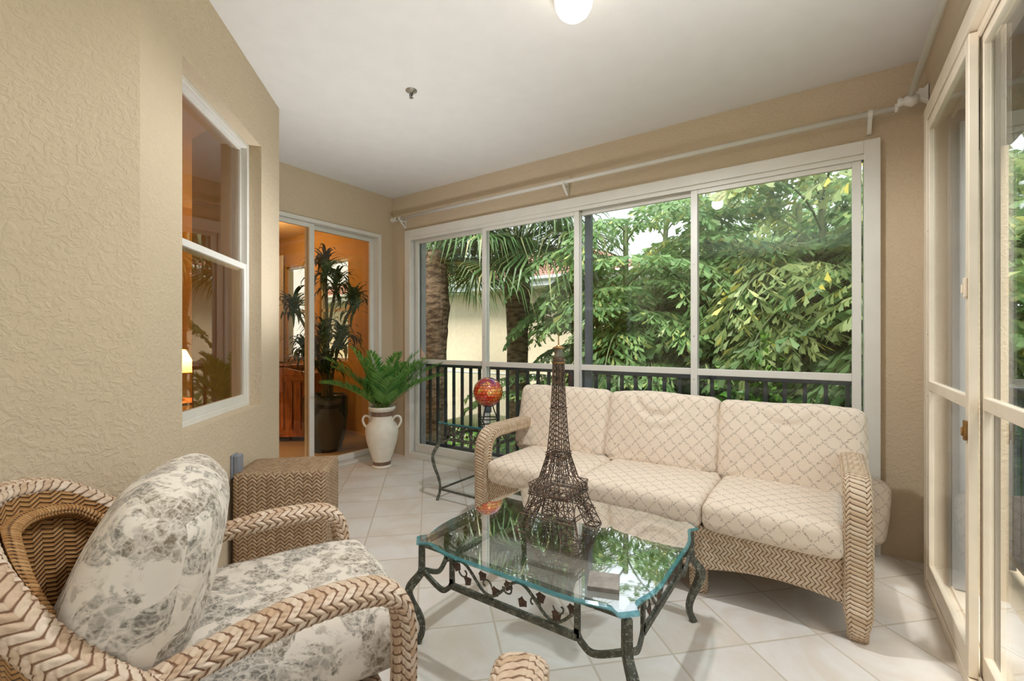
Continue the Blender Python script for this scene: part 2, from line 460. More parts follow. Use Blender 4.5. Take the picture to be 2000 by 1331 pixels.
M['drac'] = leafmat('dracaena_leaf', srgb(34, 48, 28), srgb(70, 84, 42), srgb(140, 120, 60), .4, .15)
M['cane'] = plain('cane_bark', srgb(96, 78, 58), .8, var=.15, scale=30)
M['chrome'] = plain('chrome', srgb(190, 188, 182), .25, .9, var=.05)
M['outlet'] = plain('outlet_grey', srgb(138, 142, 150), .5)
M['plaster'] = M['white']
# ------------------------------------------------------------------ the room shell
H = 2.76
def struct(name, mb, mat, **kw):
    o = mb.build(name, mat, **kw); o['kind'] = 'structure'; return o
XD = -3.87; YF = 3.33; XR = .45; XL = -1.9; YB = -2.6
K1 = (-1.9, .52); K2 = (-2.99, 1.61)          # ends of the 45 degree wall
T = .25
struct('floor', MB().prism([(XR+T, YB), (XR+T, YF+T), (XD-.02, YF+T), (XD-.02, 1.6), (-3.1, 1.6), (-2.06, .56), (-2.02, YB)], -.15, 0), M['tile'])
struct('ceiling', MB().prism([(XR+T, YB), (XR+T, YF+T), (XD-.1, YF+T), (XD-.1, 1.5), (-3.05, 1.5), (-2.0, .46), (-2.0, YB)], H, H+.15), M['ceiling'])
struct('balcony_slab', MB().box(-5, XR+T, YF+T, YF+T+.45, -.2, -.02).box(XR+T, XR+T+.45, YB, YF+T+.45, -.2, -.02), M['nwall'])
# far wall with the wide window opening
struct('wall_far', MB().box(XD-.15, -3.645, YF, YF+T, -.1, H).box(XD-.29, XD-.17, YF+T-.2, 3.86, -.1, H).box(.255, XR, YF, YF+T, 0, H).box(-3.645, .255, YF, YF+T, 2.37, H), M['wall'])
# right wall: one long opening from Y=-1.9 to 3.03
struct('wall_right', MB().box(XR, XR+T, 3.055, YF+T, 0, H).box(XR, XR+T, YB, -1.9, 0, H).box(XR, XR+T, -1.9, 3.055, 2.37, H), M['wall'])
struct('wall_left', MB().box(XL-.12, XL, YB, K1[1]+.03, 0, H), M['wall'])
struct('wall_rear', MB().box(XL-.12, XR+T, YB-.12, YB, 0, H), M['wall'])
# the 45 degree wall, local x along the wall from the far corner to the near corner, local -y into the lanai
def local(ox, oy, rz):
    return Matrix.Translation((ox, oy, 0)) @ Matrix.Rotation(rz, 4, 'Z')
A45 = math.atan2(-.7071, .7071)               # -45 deg
M45 = local(K2[0], K2[1], A45)                # x: towards near corner; +y: (0.707,0.707) is into the lanai
LW = math.hypot(K1[0]-K2[0], K1[1]-K2[1])
u0, u1, w0, w1 = .327, 1.209, .84, 2.372
TW = .16
mb = MB(); 
for b in ((0, u0, 0, H), (u1, LW, 0, H), (u0, u1, 0, w0), (u0, u1, w1, H)):
    mb.box(b[0], b[1], -TW, 0, b[2], b[3], M45)
struct('wall_left_angled', mb, M['wall'])
struct('wall_left_return', MB().box(XD-.02, K2[0]-.02, 1.49, 1.61, 0, H), [M['wall']])
# door wall
dy0, dy1, dz = 1.66, 3.17, 2.335
struct('wall_door_side', MB().box(XD-.15, XD, 1.61, dy0, 0, H).box(XD-.15, XD, dy1, YF, 0, H).box(XD-.15, XD, dy0, dy1, dz, H), M['wall'])

# sliding window unit, local x along the wall, local y: 0 = room face, + = outwards
def slider(name, M0rz, loc, x0, x1, cuts, z1=2.37, fw=.075, wmat=None, sash_tracks=None, label=None, mats=None, botz=.03):
    rt = empty(name, loc, M0rz, label, None, None, 'structure')
    fm = mats or M['white']; yf_ = -.046 if sash_tracks and -1 in sash_tracks else -.035
    mb = MB()
    mb.box(x0, x0+fw, yf_, .09, 0, z1); mb.box(x1-fw, x1, yf_, .09, 0, z1)
    mb.box(x0+fw, x1-fw, yf_, .09, z1-fw, z1); mb.box(x0+fw, x1-fw, yf_, .09, 0, .05)
    mb.build('frame', fm, rt, bevel=.003)
    # stepped inner track lips
    mb = MB()
    mb.box(x0+fw, x1-fw, -.02, -.012, z1-fw-.03, z1-fw); mb.box(x0+fw, x1-fw, .034, .042, z1-fw-.03, z1-fw)
    mb.box(x0+fw, x1-fw, -.02, -.012, .05, .065); mb.box(x0+fw, x1-fw, .034, .042, .05, .065)
    mb.build('track', fm, rt)
    for i, (a, b) in enumerate(zip(cuts, cuts[1:])):
        tr = (sash_tracks or [0, 1]*5)[i]
        ya = -.008 + .036*tr; yb = ya + .026
        s = .045; za = .055; zb = z1-fw-.012
        a2, b2 = a-(.022 if i else 0), b+(.022 if i < len(cuts)-2 else 0)
        mb = MB(); mb.box(a2, a2+s, ya, yb, za, zb); mb.box(b2-s, b2, ya, yb, za, zb)
        mb.box(a2+s, b2-s, ya, yb, za, za+.085); mb.box(a2+s, b2-s, ya, yb, zb-.05, zb)
        mb.box(a2+s, b2-s, ya, yb, .98, 1.025)
        sh = mb.build('sash', fm, rt, bevel=.003)
        g = MB(); ym = (ya+yb)/2
        g.box(a2+s-.004, b2-s+.004, ym-.003, ym+.003, za+.08, .985)
        g.box(a2+s-.004, b2-s+.004, ym-.003, ym+.003, 1.02, zb-.045)
        g.build('pane', M['pane'], sh)
        sc = MB()
        for zz in (.12, .6, 1.15, 1.7, 2.15):
            sc.lathe([(.004, 0), (.004, .002)], 8, (0, 0), True, True)
        # small screw heads on the stile
        scr = MB()
        for zz in (.13, .95, 1.25, 1.75):
            scr.tube([(a2+s/2, ya+.001, zz), (a2+s/2, ya-.0015, zz)], .004, 8)
        scr.build('screw', M['chrome'], sh)
    return rt
w1o = slider('window_1', 0, (0, YF, 0), -3.645, .255, [-3.555, -2.61, -1.66, -.756, .17], sash_tracks=[1, 0, 1, 0])
# right wall: local x = -Y direction... rotate -90: local x -> -Y, local y -> +X (outwards)
w2o = slider('window_2', -PI/2, (XR, 0, 0), -3.055, 1.9, [-2.98, -2.215, -1.3, -.38, .55, 1.83], sash_tracks=[-1, 0, -1, 0, -1], mats=M['cream'])
# white latches on the right slider
for z in (1.405, .905):
    mb = MB(); mb.box(-.010, .010, -.010, 0, -.035, .035); mb.box(-.004, .004, -.016, -.008, -.02, .012)
    o = mb.build('latch', M['cream'] if z > 1 else M['brass'], w2o, bevel=.003); o.location = (-2.213, -.044, z)
mb = MB(); mb.box(-2.218, -2.203, .0, .036, .05, 2.29); mb.build('gap_shade_strip', M['dark_gap'], w2o)  # dark strip standing in for the shade in the gap between sashes

# 45 degree window (single hung), recessed
w3 = empty('window_3', (K2[0], K2[1], 0), A45, kind='structure')
yo = -.125
mb = MB(); f = .03
mb.box(u0, u0+f, yo, yo+.06, w0, w1); mb.box(u1-f, u1, yo, yo+.06, w0, w1)
mb.box(u0+f, u1-f, yo, yo+.06, w0, w0+f); mb.box(u0+f, u1-f, yo, yo+.06, w1-f, w1)
mb.build('frame', M['white'], w3, bevel=.003)
zm = 1.645
def sash45(za, zb, ya, s):
    mb = MB(); a, b = u0+f, u1-f
    mb.box(a, a+s, ya, ya+.025, za, zb); mb.box(b-s, b, ya, ya+.025, za, zb)
    mb.box(a+s, b-s, ya, ya+.025, za, za+s+.006); mb.box(a+s, b-s, ya, ya+.025, zb-s, zb)
    sh = mb.build('sash', M['white'], w3, bevel=.002)
    MB().box(a+s-.003, b-s+.003, ya+.01, ya+.014, za+s, zb-s+.002).build('pane', M['pane_tint'], sh)
sash45(zm-.02, w1-f, yo+.002, .012); sash45(w0+f, zm+.02, yo+.03, .032)

# sliding glass door in the door wall: local x = +Y, rotate +90: local y -> -X (outwards = into the house)
d1 = empty('door_1', (XD, 0, 0), PI/2, kind='structure')
mb = MB(); f = .035
mb.box(dy0, dy0+f, -.012, .12, 0, dz); mb.box(dy1-f, dy1, -.012, .12, 0, dz); mb.box(dy0+f, dy1-f, -.012, .12, dz-f, dz); mb.box(dy0+f, dy1-f, -.012, .12, 0, .025)
mb.build('frame', M['white'], d1, bevel=.003)
for i, (a, b, ya) in enumerate(((dy0+f, 2.425, .02), (2.378, dy1-f, .07))):
    mb = MB(); s = .048; za, zb = .027, dz-f-.002
    mb.box(a, a+s, ya, ya+.035, za, zb); mb.box(b-s, b, ya, ya+.035, za, zb); mb.box(a+s, b-s, ya, ya+.035, za, za+.06); mb.box(a+s, b-s, ya, ya+.035, zb-.04, zb)
    sh = mb.build('door_panel', M['white'], d1, bevel=.003)
    MB().box(a+s-.003, b-s+.003, ya+.015, ya+.020, za+.058, zb-.038).build('pane', M['pane_tint'], sh)

# exterior shutter stacks, posts, valance, balcony rails
def stack(x, y, rz, label, n=5, d=.03):
    mb = MB()
    for i in range(n):
        mb.box(-.03, .03, i*d*.55, i*d*.55+.008, .06, 2.3); mb.tube([(-.03 if i % 2 else .03, i*d*.55+.008, .06), (-.03 if i % 2 else .03, i*d*.55+.008, 2.3)], .009, 6)
    o = mb.build('accordion_shutter', M['shutter']); o.location = (x, y, 0); o.rotation_euler = (0, 0, rz)
    return tag(o, label, 'shutter', None)
stack(-3.575, YF+.105, -PI/2, 'grey folded accordion storm shutter at the left end of the wide window')
stack(.477+.04, 2.985, PI, 'grey folded accordion storm shutter beside the right hand sliders', 4)
o = MB().box(-1.642, -1.588, YF+.11, YF+.15, .0, 2.34).build('shutter_post', M['steel']); tag(o, 'blue grey metal post outside the middle of the wide window', 'post')
struct('trim_1', MB().box(XR+.09, XR+T, -1.9, 3.02, 2.12, 2.345), M['rail'])

def railing(loc, rz, L, label, sp=.118, z1=.975):
    rt = empty('balcony_railing', loc, rz, label, 'railing')
    MB().box(0, L, -.025, .025, z1-.045, z1).build('top_rail', M['rail'], rt, bevel=.003)
    MB().box(0, L, -.02, .02, .06, .095).build('bottom_rail', M['rail'], rt)
    n = int(L/sp); b0 = None
    for i in range(n+1):
        if b0 is None:
            b0 = MB().box(-.0125, .0125, -.0125, .0125, .06, z1-.045).build('baluster', M['rail'], rt); b = b0
        else:
            b = b0.copy(); C.objects.link(b)
        b.location = (.03 + i*(L-.06)/n, 0, 0)
    for x in (.03, L/2, L-.03):
        MB().box(x-.022, x+.022, -.022, .022, -.02, z1-.04).build('railing_post', M['rail'], rt)
    return rt
railing((-4.6, YF+T+.08, 0), 0, 5.45, 'dark metal railing with slim balusters outside the wide window')
railing((XR+T+.12, -2.3, 0), PI/2, 5.9, 'dark metal railing with slim balusters outside the right hand sliders')

# curtain rods
def rod_far():
    rt = empty('curtain_rod', (0, 3.25, 2.495), 0, 'long white curtain rod on brackets above the wide window', 'curtain rod')
    mb = MB(); mb.tube([(-3.72, 0, 0), (.31, 0, 0)], .0155, 12); mb.build('rod', M['white'], rt, smooth=True)
    fin = MB(); 
    for sx, x in ((-1, -3.72), (1, .31)):
        base = [(.0155, 0), (.024, .004), (.024, .012), (.012, .02), (.02, .04), (.026, .055), (.02, .072), (.008, .085), (.002, .09)]
        m = MB(); m.lathe(base if sx < 0 else [(.0155, 0), (.024, .004), (.024, .012), (.016, .02)], 14, (0, 0), True, True)
        o = m.build('finial', M['white'], rt, smooth=True); o.rotation_euler = (0, sx*PI/2, 0); o.location = (x, 0, 0)
    for x in (-3.66, -1.74, .205):
        m = MB(); m.box(-.012, .012, .068, .078, -.09, .03); m.box(-.011, .011, -.005, .07, -.03, -.014)
        m.bar([(0, .07, -.085), (0, .03, -.05), (0, .0, -.022)], .02, .012, (1, 0, 0))
        m.tube([(-.011, 0, 0), (.011, 0, 0)], .021, 12)
        o = m.build('bracket', M['white'], rt, bevel=.002); o.location = (x, 0, 0)
rod_far()
def rod_right():
    rt = empty('curtain_rod', (.375, 0, 2.535), 0, 'white curtain rod on the right wall with a flared finial in the corner', 'curtain rod')
    mb = MB(); mb.tube([(0, -2.0, 0), (0, 3.2, 0)], .0155, 12); mb.build('rod', M['white'], rt, smooth=True)
    # turned socket and flared plate reaching the corner
    m = MB(); m.lathe([(.0, 0), (.02, .0), (.026, .012), (.018, .024), (.03, .045), (.036, .062), (.026, .08), (.016, .09)], 16, (0, 0), True, True)
    o = m.build('finial', M['white'], rt, smooth=True); o.rotation_euler = (0, PI/2, 0); o.location = (-.055, 3.235, -.02)
    m = MB()
    prof = [(.0, -.018), (.03, -.02), (.06, -.042), (.066, -.05), (.066, .052), (.058, .046), (.045, .03), (.03, .036), (.02, .02), (.0, .018)]
    n = len(prof); b = len(m.v)
    for y in (-.02, .02):
        for x, z in prof: m.vert((x, y, z))
    m.face([b+i for i in range(n)]); m.face([b+n+i for i in range(n)][::-1])
    for i in range(n): m.face((b+i, b+n+i, b+n+(i+1) % n, b+(i+1) % n))
    o = m.build('bracket', M['white'], rt, bevel=.003); o.location = (.006, 3.245, -.004)
    m = MB(); m.box(.062, .072, -.012, .012, -.05, .04); m.box(0, .065, -.008, .008, -.028, -.014); m.tube([(0, -.012, 0), (0, .012, 0)], .021, 12)
    for y in (.3, 1.7):
        o = m.build('bracket', M['white'], rt); o.location = (0, y, 0)
rod_right()
# ceiling sprinkler
rt = empty('fire_sprinkler', (-2.10, 1.953, H), 0, 'small chrome fire sprinkler head on the ceiling', 'sprinkler')
m = MB(); m.lathe([(.036, .004), (.036, 0), (.034, -.006), (.012, -.012), (.01, -.02)], 20, (0, 0), False, True); m.build('escutcheon', M['chrome'], rt, smooth=True)
m = MB(); m.tube([(-.012, 0, -.018), (-.014, 0, -.03), (0, 0, -.044), (.014, 0, -.03), (.012, 0, -.018)], .0025, 6); m.tube([(0, 0, -.018), (0, 0, -.04)], .004, 8); m.build('nozzle', M['black'], rt)
m = MB(); m.lathe([(.013, -.044), (.013, -.047)], 12, (0, 0), True, True); m.build('deflector', M['chrome'], rt)
# outlet cover on the angled wall
uo = (-2.477-K2[0])/.7071
m = MB(); m.box(uo-.035, uo+.035, 0, .012, .525, .645); m.box(uo-.03, uo+.03, .012, .04, .53, .64)
rt = m.build('outlet_cover', M['outlet'], bevel=.006); rt.location = (K2[0], K2[1], 0); rt.rotation_euler = (0, 0, A45)
tag(rt, 'grey weatherproof outlet cover on the wall above the wicker box', 'outlet')
# ceiling lamps
def dome(name, x, y, r, label, strength, watt_col=(1, .86, .68, 1)):
    rt = empty(name, (x, y, H), 0, label, 'ceiling light')
    m = MB(); m.lathe([(r*.95, 0), (r*1.05, -.008), (r*1.05, -.035), (r*.95, -.045)], 32, (0, 0), True, True); m.build('base', M['white'], rt, smooth=False, bevel=.002)
    m = MB(); m.lathe([(r, -.045), (r*.995, -.075), (r*.93, -.105), (r*.78, -.13), (r*.5, -.15), (r*.2, -.158), (.001, -.16)], 32, (0, 0), True, False)
    m.build('lamp_shade', emit('lit_opal_glass_'+name, watt_col, strength), rt, smooth=True)
    return rt
dome('ceiling_light', -.893, 1.762, .083, 'small lit dome ceiling light at the top of the picture', 5)
# ------------------------------------------------------------------ sofa
def make_sofa():
    rt = empty('sofa', (0, 0, 0), 0, 'woven rattan sofa with beige trellis patterned cushions under the wide window', 'sofa')
    xl, xr, yf, yb = -1.845, .155, 2.235, 3.12
    aw = .098
    def slab(name, pts_fn, n, y0, y1):
        pass
    # front apron with two shallow arches per bay, made as a strip along X
    def arch(x):
        f = (x-xl)/(xr-xl)*3; k = f % 1
        return .155 + .0*f + .055*math.sin(PI*k)**.8 - .03
    def strip(y0, y1, X0, X1, zt, zfn, name):
        mb = MB(); N = 72; A = []
        for i in range(N+1):
            x = X0 + (X1-X0)*i/N; z = zfn(x)
            A.append((mb.vert((x, y0, z)), mb.vert((x, y0, zt)), mb.vert((x, y1, z)), mb.vert((x, y1, zt)), x, z))
        for a, b in zip(A, A[1:]):
            mb.face((a[0], b[0], b[1], a[1]), [(a[5], a[4]), (b[5], b[4]), (zt, b[4]), (zt, a[4])])
            mb.face((b[2], a[2], a[3], b[3]), [(b[5], b[4]), (a[5], a[4]), (zt, a[4]), (zt, b[4])])
            mb.face((a[0], a[2], b[2], b[0]), [(0, a[4]), (y1-y0, a[4]), (y1-y0, b[4]), (0, b[4])])
            mb.face((a[1], b[1], b[3], a[3]), [(0, a[4]), (0, b[4]), (y1-y0, b[4]), (y1-y0, a[4])])
        a = A[0]; mb.face((a[0], a[1], a[3], a[2])); a = A[-1]; mb.face((a[0], a[2], a[3], a[1]))
        return mb.build(name, M['wick_sofa'], rt, boxuv=True, bevel=.008)
    strip(2.27, 2.31, xl+aw*.6, xr-aw*.6, .345, arch, 'front_apron')
    # seat deck and wicker back panel
    MB().box(xl+.05, xr-.05, 2.30, 3.02, .27, .325).build('seat_deck', M['wick_sofa'], rt, boxuv=True)
    mb = MB(); N = 24
    P = []
    for i in range(N+1):
        x = xl+.03+(xr-xl-.06)*i/N; k = (2*i/N-1); zt = .70-.05*k**4
        P.append((x, zt))
    for (xa, za), (xb, zb) in zip(P, P[1:]):
        for y, s in ((3.03, 1), (3.085, -1)):
            q = [(xa, y, .16), (xb, y, .16), (xb, y+.04, zb), (xa, y+.04, za)]; uv = [(.16, xa), (.16, xb), (zb, xb), (za, xa)]
            if s < 0: q = q[::-1]; uv = uv[::-1]
            mb.poly(q, uv)
        mb.poly([(xa, 3.07, za), (xb, 3.07, zb), (xb, 3.125, zb), (xa, 3.125, za)], [(0, xa), (0, xb), (.05, xb), (.05, xa)])
    mb.build('back_panel', M['wick_sofa'], rt)
    # arms: broad woven bands, up from the front foot, over and back
    for x in (xl+aw/2, xr-aw/2):
        pts = crom([(x, 2.33, .015), (x, 2.285, .09), (x, 2.285, .22), (x, 2.28, .42), (x, 2.285, .53), (x, 2.32, .60), (x, 2.39, .628), (x, 2.55, .632), (x, 2.80, .63), (x, 3.05, .62)], 8)
        braid(pts, aw/2, .038, .021, .0175, binorm=(1, 0, 0), amp=.0035, step=.0055, expo=5, scale=lambda t: .74+.26*min(1, max(0, (t-.05)/.05))).build('arm', M['wick_sofa'], rt, smooth=True)
        # woven side skirt below the seat
        sx = x
        MB().box(sx-.02, sx+.02, 2.30, 3.06, .15, .345).build('side_panel', M['wick_sofa'], rt, boxuv=True)
    for x, y, yt in ((xl+(xr-xl)/3, 2.36, 0), (xl+2*(xr-xl)/3, 2.36, 0), (xl+.06, 3.04, 0), (xr-.06, 3.04, 0)):
        braid([(x, y+.0, .004), (x, y-.012, .07), (x, y-.02, .2)], .04, .035, .021, .0175, binorm=(1, 0, 0), amp=.003, expo=4).build('leg', M['wick_sofa'], rt, smooth=True)
    # cushions
    xs = [xl+aw-.0, -1.128, -.482, xr-aw+.01]
    for i in range(3):
        a, b = xs[i], xs[i+1]; w = b-a
        def shp(p, q, i=i):
            # crowned top and rolled front edge
            return p
        c = cushion(w-.002, .62, .135, .042, .012, 24, .005, i+1)
        o = c.build('seat_cushion', M['trellis'], rt, smooth=True); o.location = ((a+b)/2, 2.545, .402)
    xb = [-1.885, -1.185, -.510, .165]
    for i in range(3):
        a, b = xb[i], xb[i+1]; w = b-a
        def shp(p, q, i=i, w=w):
            # cloth pulled into folds from the top middle and the lower corners
            x, y = p.x, p.y
            if p.z > 0:
                r = math.hypot(x, y-.24)
                if i == 1: p.z += .010*math.sin(r*70)*math.exp(-((r-.16)/.07)**2)*(1 if y < .2 else .3)
                else: p.z += .007*math.sin(r*80)*math.exp(-((r-.12)/.06)**2)*(.4 if y < .1 else 1)
                for sx in (-1, 1):
                    rc = math.hypot(x-sx*w/2, y+.22); p.z += .008*math.sin(math.atan2(y+.22, abs(x-sx*w/2)+1e-4)*14)*math.exp(-(rc/.16)**2)
                p.z += .006*math.sin(x*95+math.sin(y*12)*1.2)*max(0, (y-.12)/.1)*.7
            return p
        c = cushion(w+.002, .465, .165, .05, .030, 36, .007, i+7, shp)
        o = c.build('back_cushion', M['trellis'], rt, smooth=True)
        o.location = ((a+b)/2, 2.885, .650-.012*(i == 2)); o.rotation_euler = (R(90-15), 0, 0)
    return rt
sofa = make_sofa()
# loose cushion wedged behind the right end
o = cushion(.44, .36, .12, .055, .03, 18, .006, 21).build('loose_cushion', M['trellis'], smooth=True)
o.location = (.06, 3.205, .285); o.rotation_euler = (R(97), R(4), 0)
tag(o, 'beige patterned cushion hanging out behind the right end of the sofa', 'cushion')

# ------------------------------------------------------------------ armchairs
def make_armchair(loc, rz, label):
    rt = empty('armchair', loc, rz, label, 'armchair', 'rattan armchairs')
    # local: +y is the front, +x the sitter's right
    W_ = .0150; P_ = .023
    for s in (-1, 1):
        arm = crom([(s*.335, -.05, .568), (s*.33, .04, .588), (s*.315, .2, .612), (s*.31, .33, .612), (s*.312, .41, .595), (s*.315, .448, .54), (s*.315, .455, .42), (s*.31, .45, .22), (s*.305, .44, .03)], 10)
        braid(arm, .049, .024, .0165, P_, binorm=(1, 0, 0), amp=.007, step=.0035, expo=2.8, scale=lambda t: .8+.2*min(1, t/.25)).build('arm', M['wick_chair'], rt, smooth=True)
    # rolled rim of the barrel back, in two bands, falling to the arms
    rim = [(-.33, .0, .60), (-.325, -.08, .645), (-.295, -.19, .74), (-.235, -.29, .825), (-.12, -.355, .855), (0, -.37, .86), (.11, -.345, .85), (.235, -.285, .785), (.315, -.185, .67), (.355, -.08, .59), (.355, -.01, .556)]
    rp = crom(rim, 10)
    braid(rp, .035, .031, .016, P_, amp=.007, step=.0035, expo=2.2, scale=lambda t: .7+.3*min(1, min(t, 1-t)/.12)).build('back_rim', M['wick_chair'], rt, smooth=True)
    inner = [Vector((p.x*.90, p.y*.88+.004, p.z-.052)) for p in rp]
    braid(inner[4:-4], .030, .016, .017, .011, amp=.005, step=.0035, expo=2.2).build('inner_rim', M['wick_fine'], rt, smooth=True)
    # barrel back shell
    mb = MB(); rows = []
    N = 14
    for i, p in enumerate(rp):
        col = []
        for j in range(N+1):
            t = j/N; z = p.z*(1-t) + .10*t
            k = 1-.16*t
            for q in (0,):
                col.append((mb.vert((p.x*.95*k, p.y*.95*k-.0, z)), mb.vert((p.x*.88*k, p.y*.88*k, z)), z))
        rows.append(col)
    s_ = 0
    for i in range(len(rows)-1):
        ds = (rp[i+1]-rp[i]).length
        for j in range(N):
            a, b, c, d = rows[i][j], rows[i+1][j], rows[i+1][j+1], rows[i][j+1]
            uv = [(s_, a[2]), (s_+ds, b[2]), (s_+ds, c[2]), (s_, d[2])]
            mb.face((a[0], b[0], c[0], d[0]), uv); mb.face((a[1], d[1], c[1], b[1]), [uv[0], uv[3], uv[2], uv[1]])
        s_ += ds
    mb.build('back_shell', M['wick_fine'], rt, smooth=True)
    # woven base band and deck
    ring = [(.27, .42), (.27, -.1), (.2, -.26), (0, -.32), (-.2, -.26), (-.27, -.1), (-.27, .42), (.27, .42)]
    mb = MB(); s_ = 0
    rr = resample([Vector((x, y, 0)) for x, y in ring], .02)[0]
    for a, b in zip(rr, rr[1:]):
        d = (b-a).length
        mb.poly([(a.x, a.y, .11), (b.x, b.y, .11), (b.x, b.y, .33), (a.x, a.y, .33)], [(s_, .11), (s_+d, .11), (s_+d, .33), (s_, .33)]); s_ += d
    mb.poly([(p.x, p.y, .33) for p in rr[:-1]], None)
    mb.build('seat_base', M['wick_chair'], rt, boxuv=True)
    for x, y in ((-.22, -.24), (.22, -.24)):
        braid([(x, y, .004), (x, y, .2)], .03, .03, .016, P_, binorm=(1, 0, 0), amp=.004, expo=2).build('leg', M['wick_chair'], rt, smooth=True)
    o = cushion(.60, .70, .155, .072, .024, 26, .007, 5).build('seat_cushion', M['toile'], rt, smooth=True)
    o.location = (-.035, .185, .415)
    def shp(p, q):
        # pillow: corners drawn in
        k = (abs(q[0])*abs(q[1]))**2
        p.z *= 1-.35*k; p.x *= 1-.05*k; p.y *= 1-.04*k
        return p
    o = cushion(.58, .55, .155, .07, .055, 30, .012, 9, shp).build('back_cushion', M['toile'], rt, smooth=True)
    o.location = (.012, -.085, .63); o.rotation_euler = Euler((R(90-20), 0, R(-6)))
    return rt
ch1 = make_armchair((-1.34, .484, 0), -math.atan2(.36, .933), 'rattan armchair with grey floral cushions against the left wall')
ch2 = copy_tree(ch1)
a2 = R(25); f2 = Vector((-math.sin(a2), math.cos(a2))); r2 = Vector((math.cos(a2), math.sin(a2)))
# its left arm front stands at (-.486,.74)
cc = Vector((-.474, .724)) + r2*.31 - f2*.41
ch2.location = (cc.x, cc.y, 0); ch2.rotation_euler = (0, 0, a2)
for c in kids(ch2):
    if c.name.startswith('back_cushion'): c.location = (.03, -.17, .60); c.rotation_euler = Euler((R(52), 0, 0)); c.scale = (.9, .8, .9)
    if c.name.startswith('seat_cushion'): c.location.y -= .05
ch2['label'] = 'braided rattan armchair whose arm end rises at the bottom edge below the coffee table'

# ------------------------------------------------------------------ wicker box
def box_weave():
    c1 = Vector((-2.405, 1.060)); e = Vector((math.cos(R(45)), math.sin(R(45)))); n = Vector((-e.y, e.x))
    mb = cushion(.44, .33, .555, .012, 0, 10)
    o = mb.build('wicker_box', M['wick_box'], smooth=True)
    c = c1 + e*.22 + n*.165
    o.location = (c.x, c.y, .2785+.002); o.rotation_euler = (0, 0, R(45))
    tag(o, 'square woven rattan box table behind the floral armchair', 'side table')
    return o
wb = box_weave()
# UVs so that the chevrons stand upright on the sides
me = wb.data; uvl = me.uv_layers[0]
for p in me.polygons:
    n = p.normal
    for li in p.loop_indices:
        co = me.vertices[me.loops[li].vertex_index].co
        uvl.data[li].uv = (co.x, co.y) if abs(n.z) > .7 else ((co.x, co.z) if abs(n.y) > abs(n.x) else (co.y, co.z))

# ------------------------------------------------------------------ iron tables with glass tops
def ogee_outline(hx, hy, c, n=8):
    """rectangle with sides bowed and corners clipped in an ogee"""
    out = []
    for k, (sx, sy) in enumerate(((1, 1), (-1, 1), (-1, -1), (1, -1))):
        # corner points in first-quadrant frame, order so that outline runs counter clockwise
        h1 = [(.0+.10, hy*1.0/c), (.02, 4.6), (.0, 3.6), (.06, 2.8), (.18, 2.2), (.34, 1.7), (.42, 1.35), (.40, 1.12), (.22, .9), (.12, .72)]; h1 = [(a, b) for a, b in h1]
        q = [(hx-c*a, hy-c*b) for a, b in h1[1:]] + [(hx-c*b, hy-c*a) for a, b in h1[1:][::-1]]
        pts = [(x*sx, y*sy) for x, y in q]
        if sx*sy < 0: pts = pts[::-1]
        out += pts
    return out
def leafshape(mb, c, size, ang, tilt, y):
    pts = []
    for k in range(15):
        th = 2*PI*k/15; r = size*(.55+.45*abs(math.cos(th*2.5)))
        a = th+ang; pts.append(Vector((c[0]+r*math.cos(a), y+.004*math.sin(a*2+tilt), c[1]+r*math.sin(a))))
    b = len(mb.v); n = 15
    cf = mb.vert((c[0], y-.006, c[1])); cb = mb.vert((c[0], y+.004, c[1])); ids = [mb.vert(p) for p in pts]
    for i in range(n):
        mb.face((cf, ids[i], ids[(i+1) % n])); mb.face((cb, ids[(i+1) % n], ids[i]))
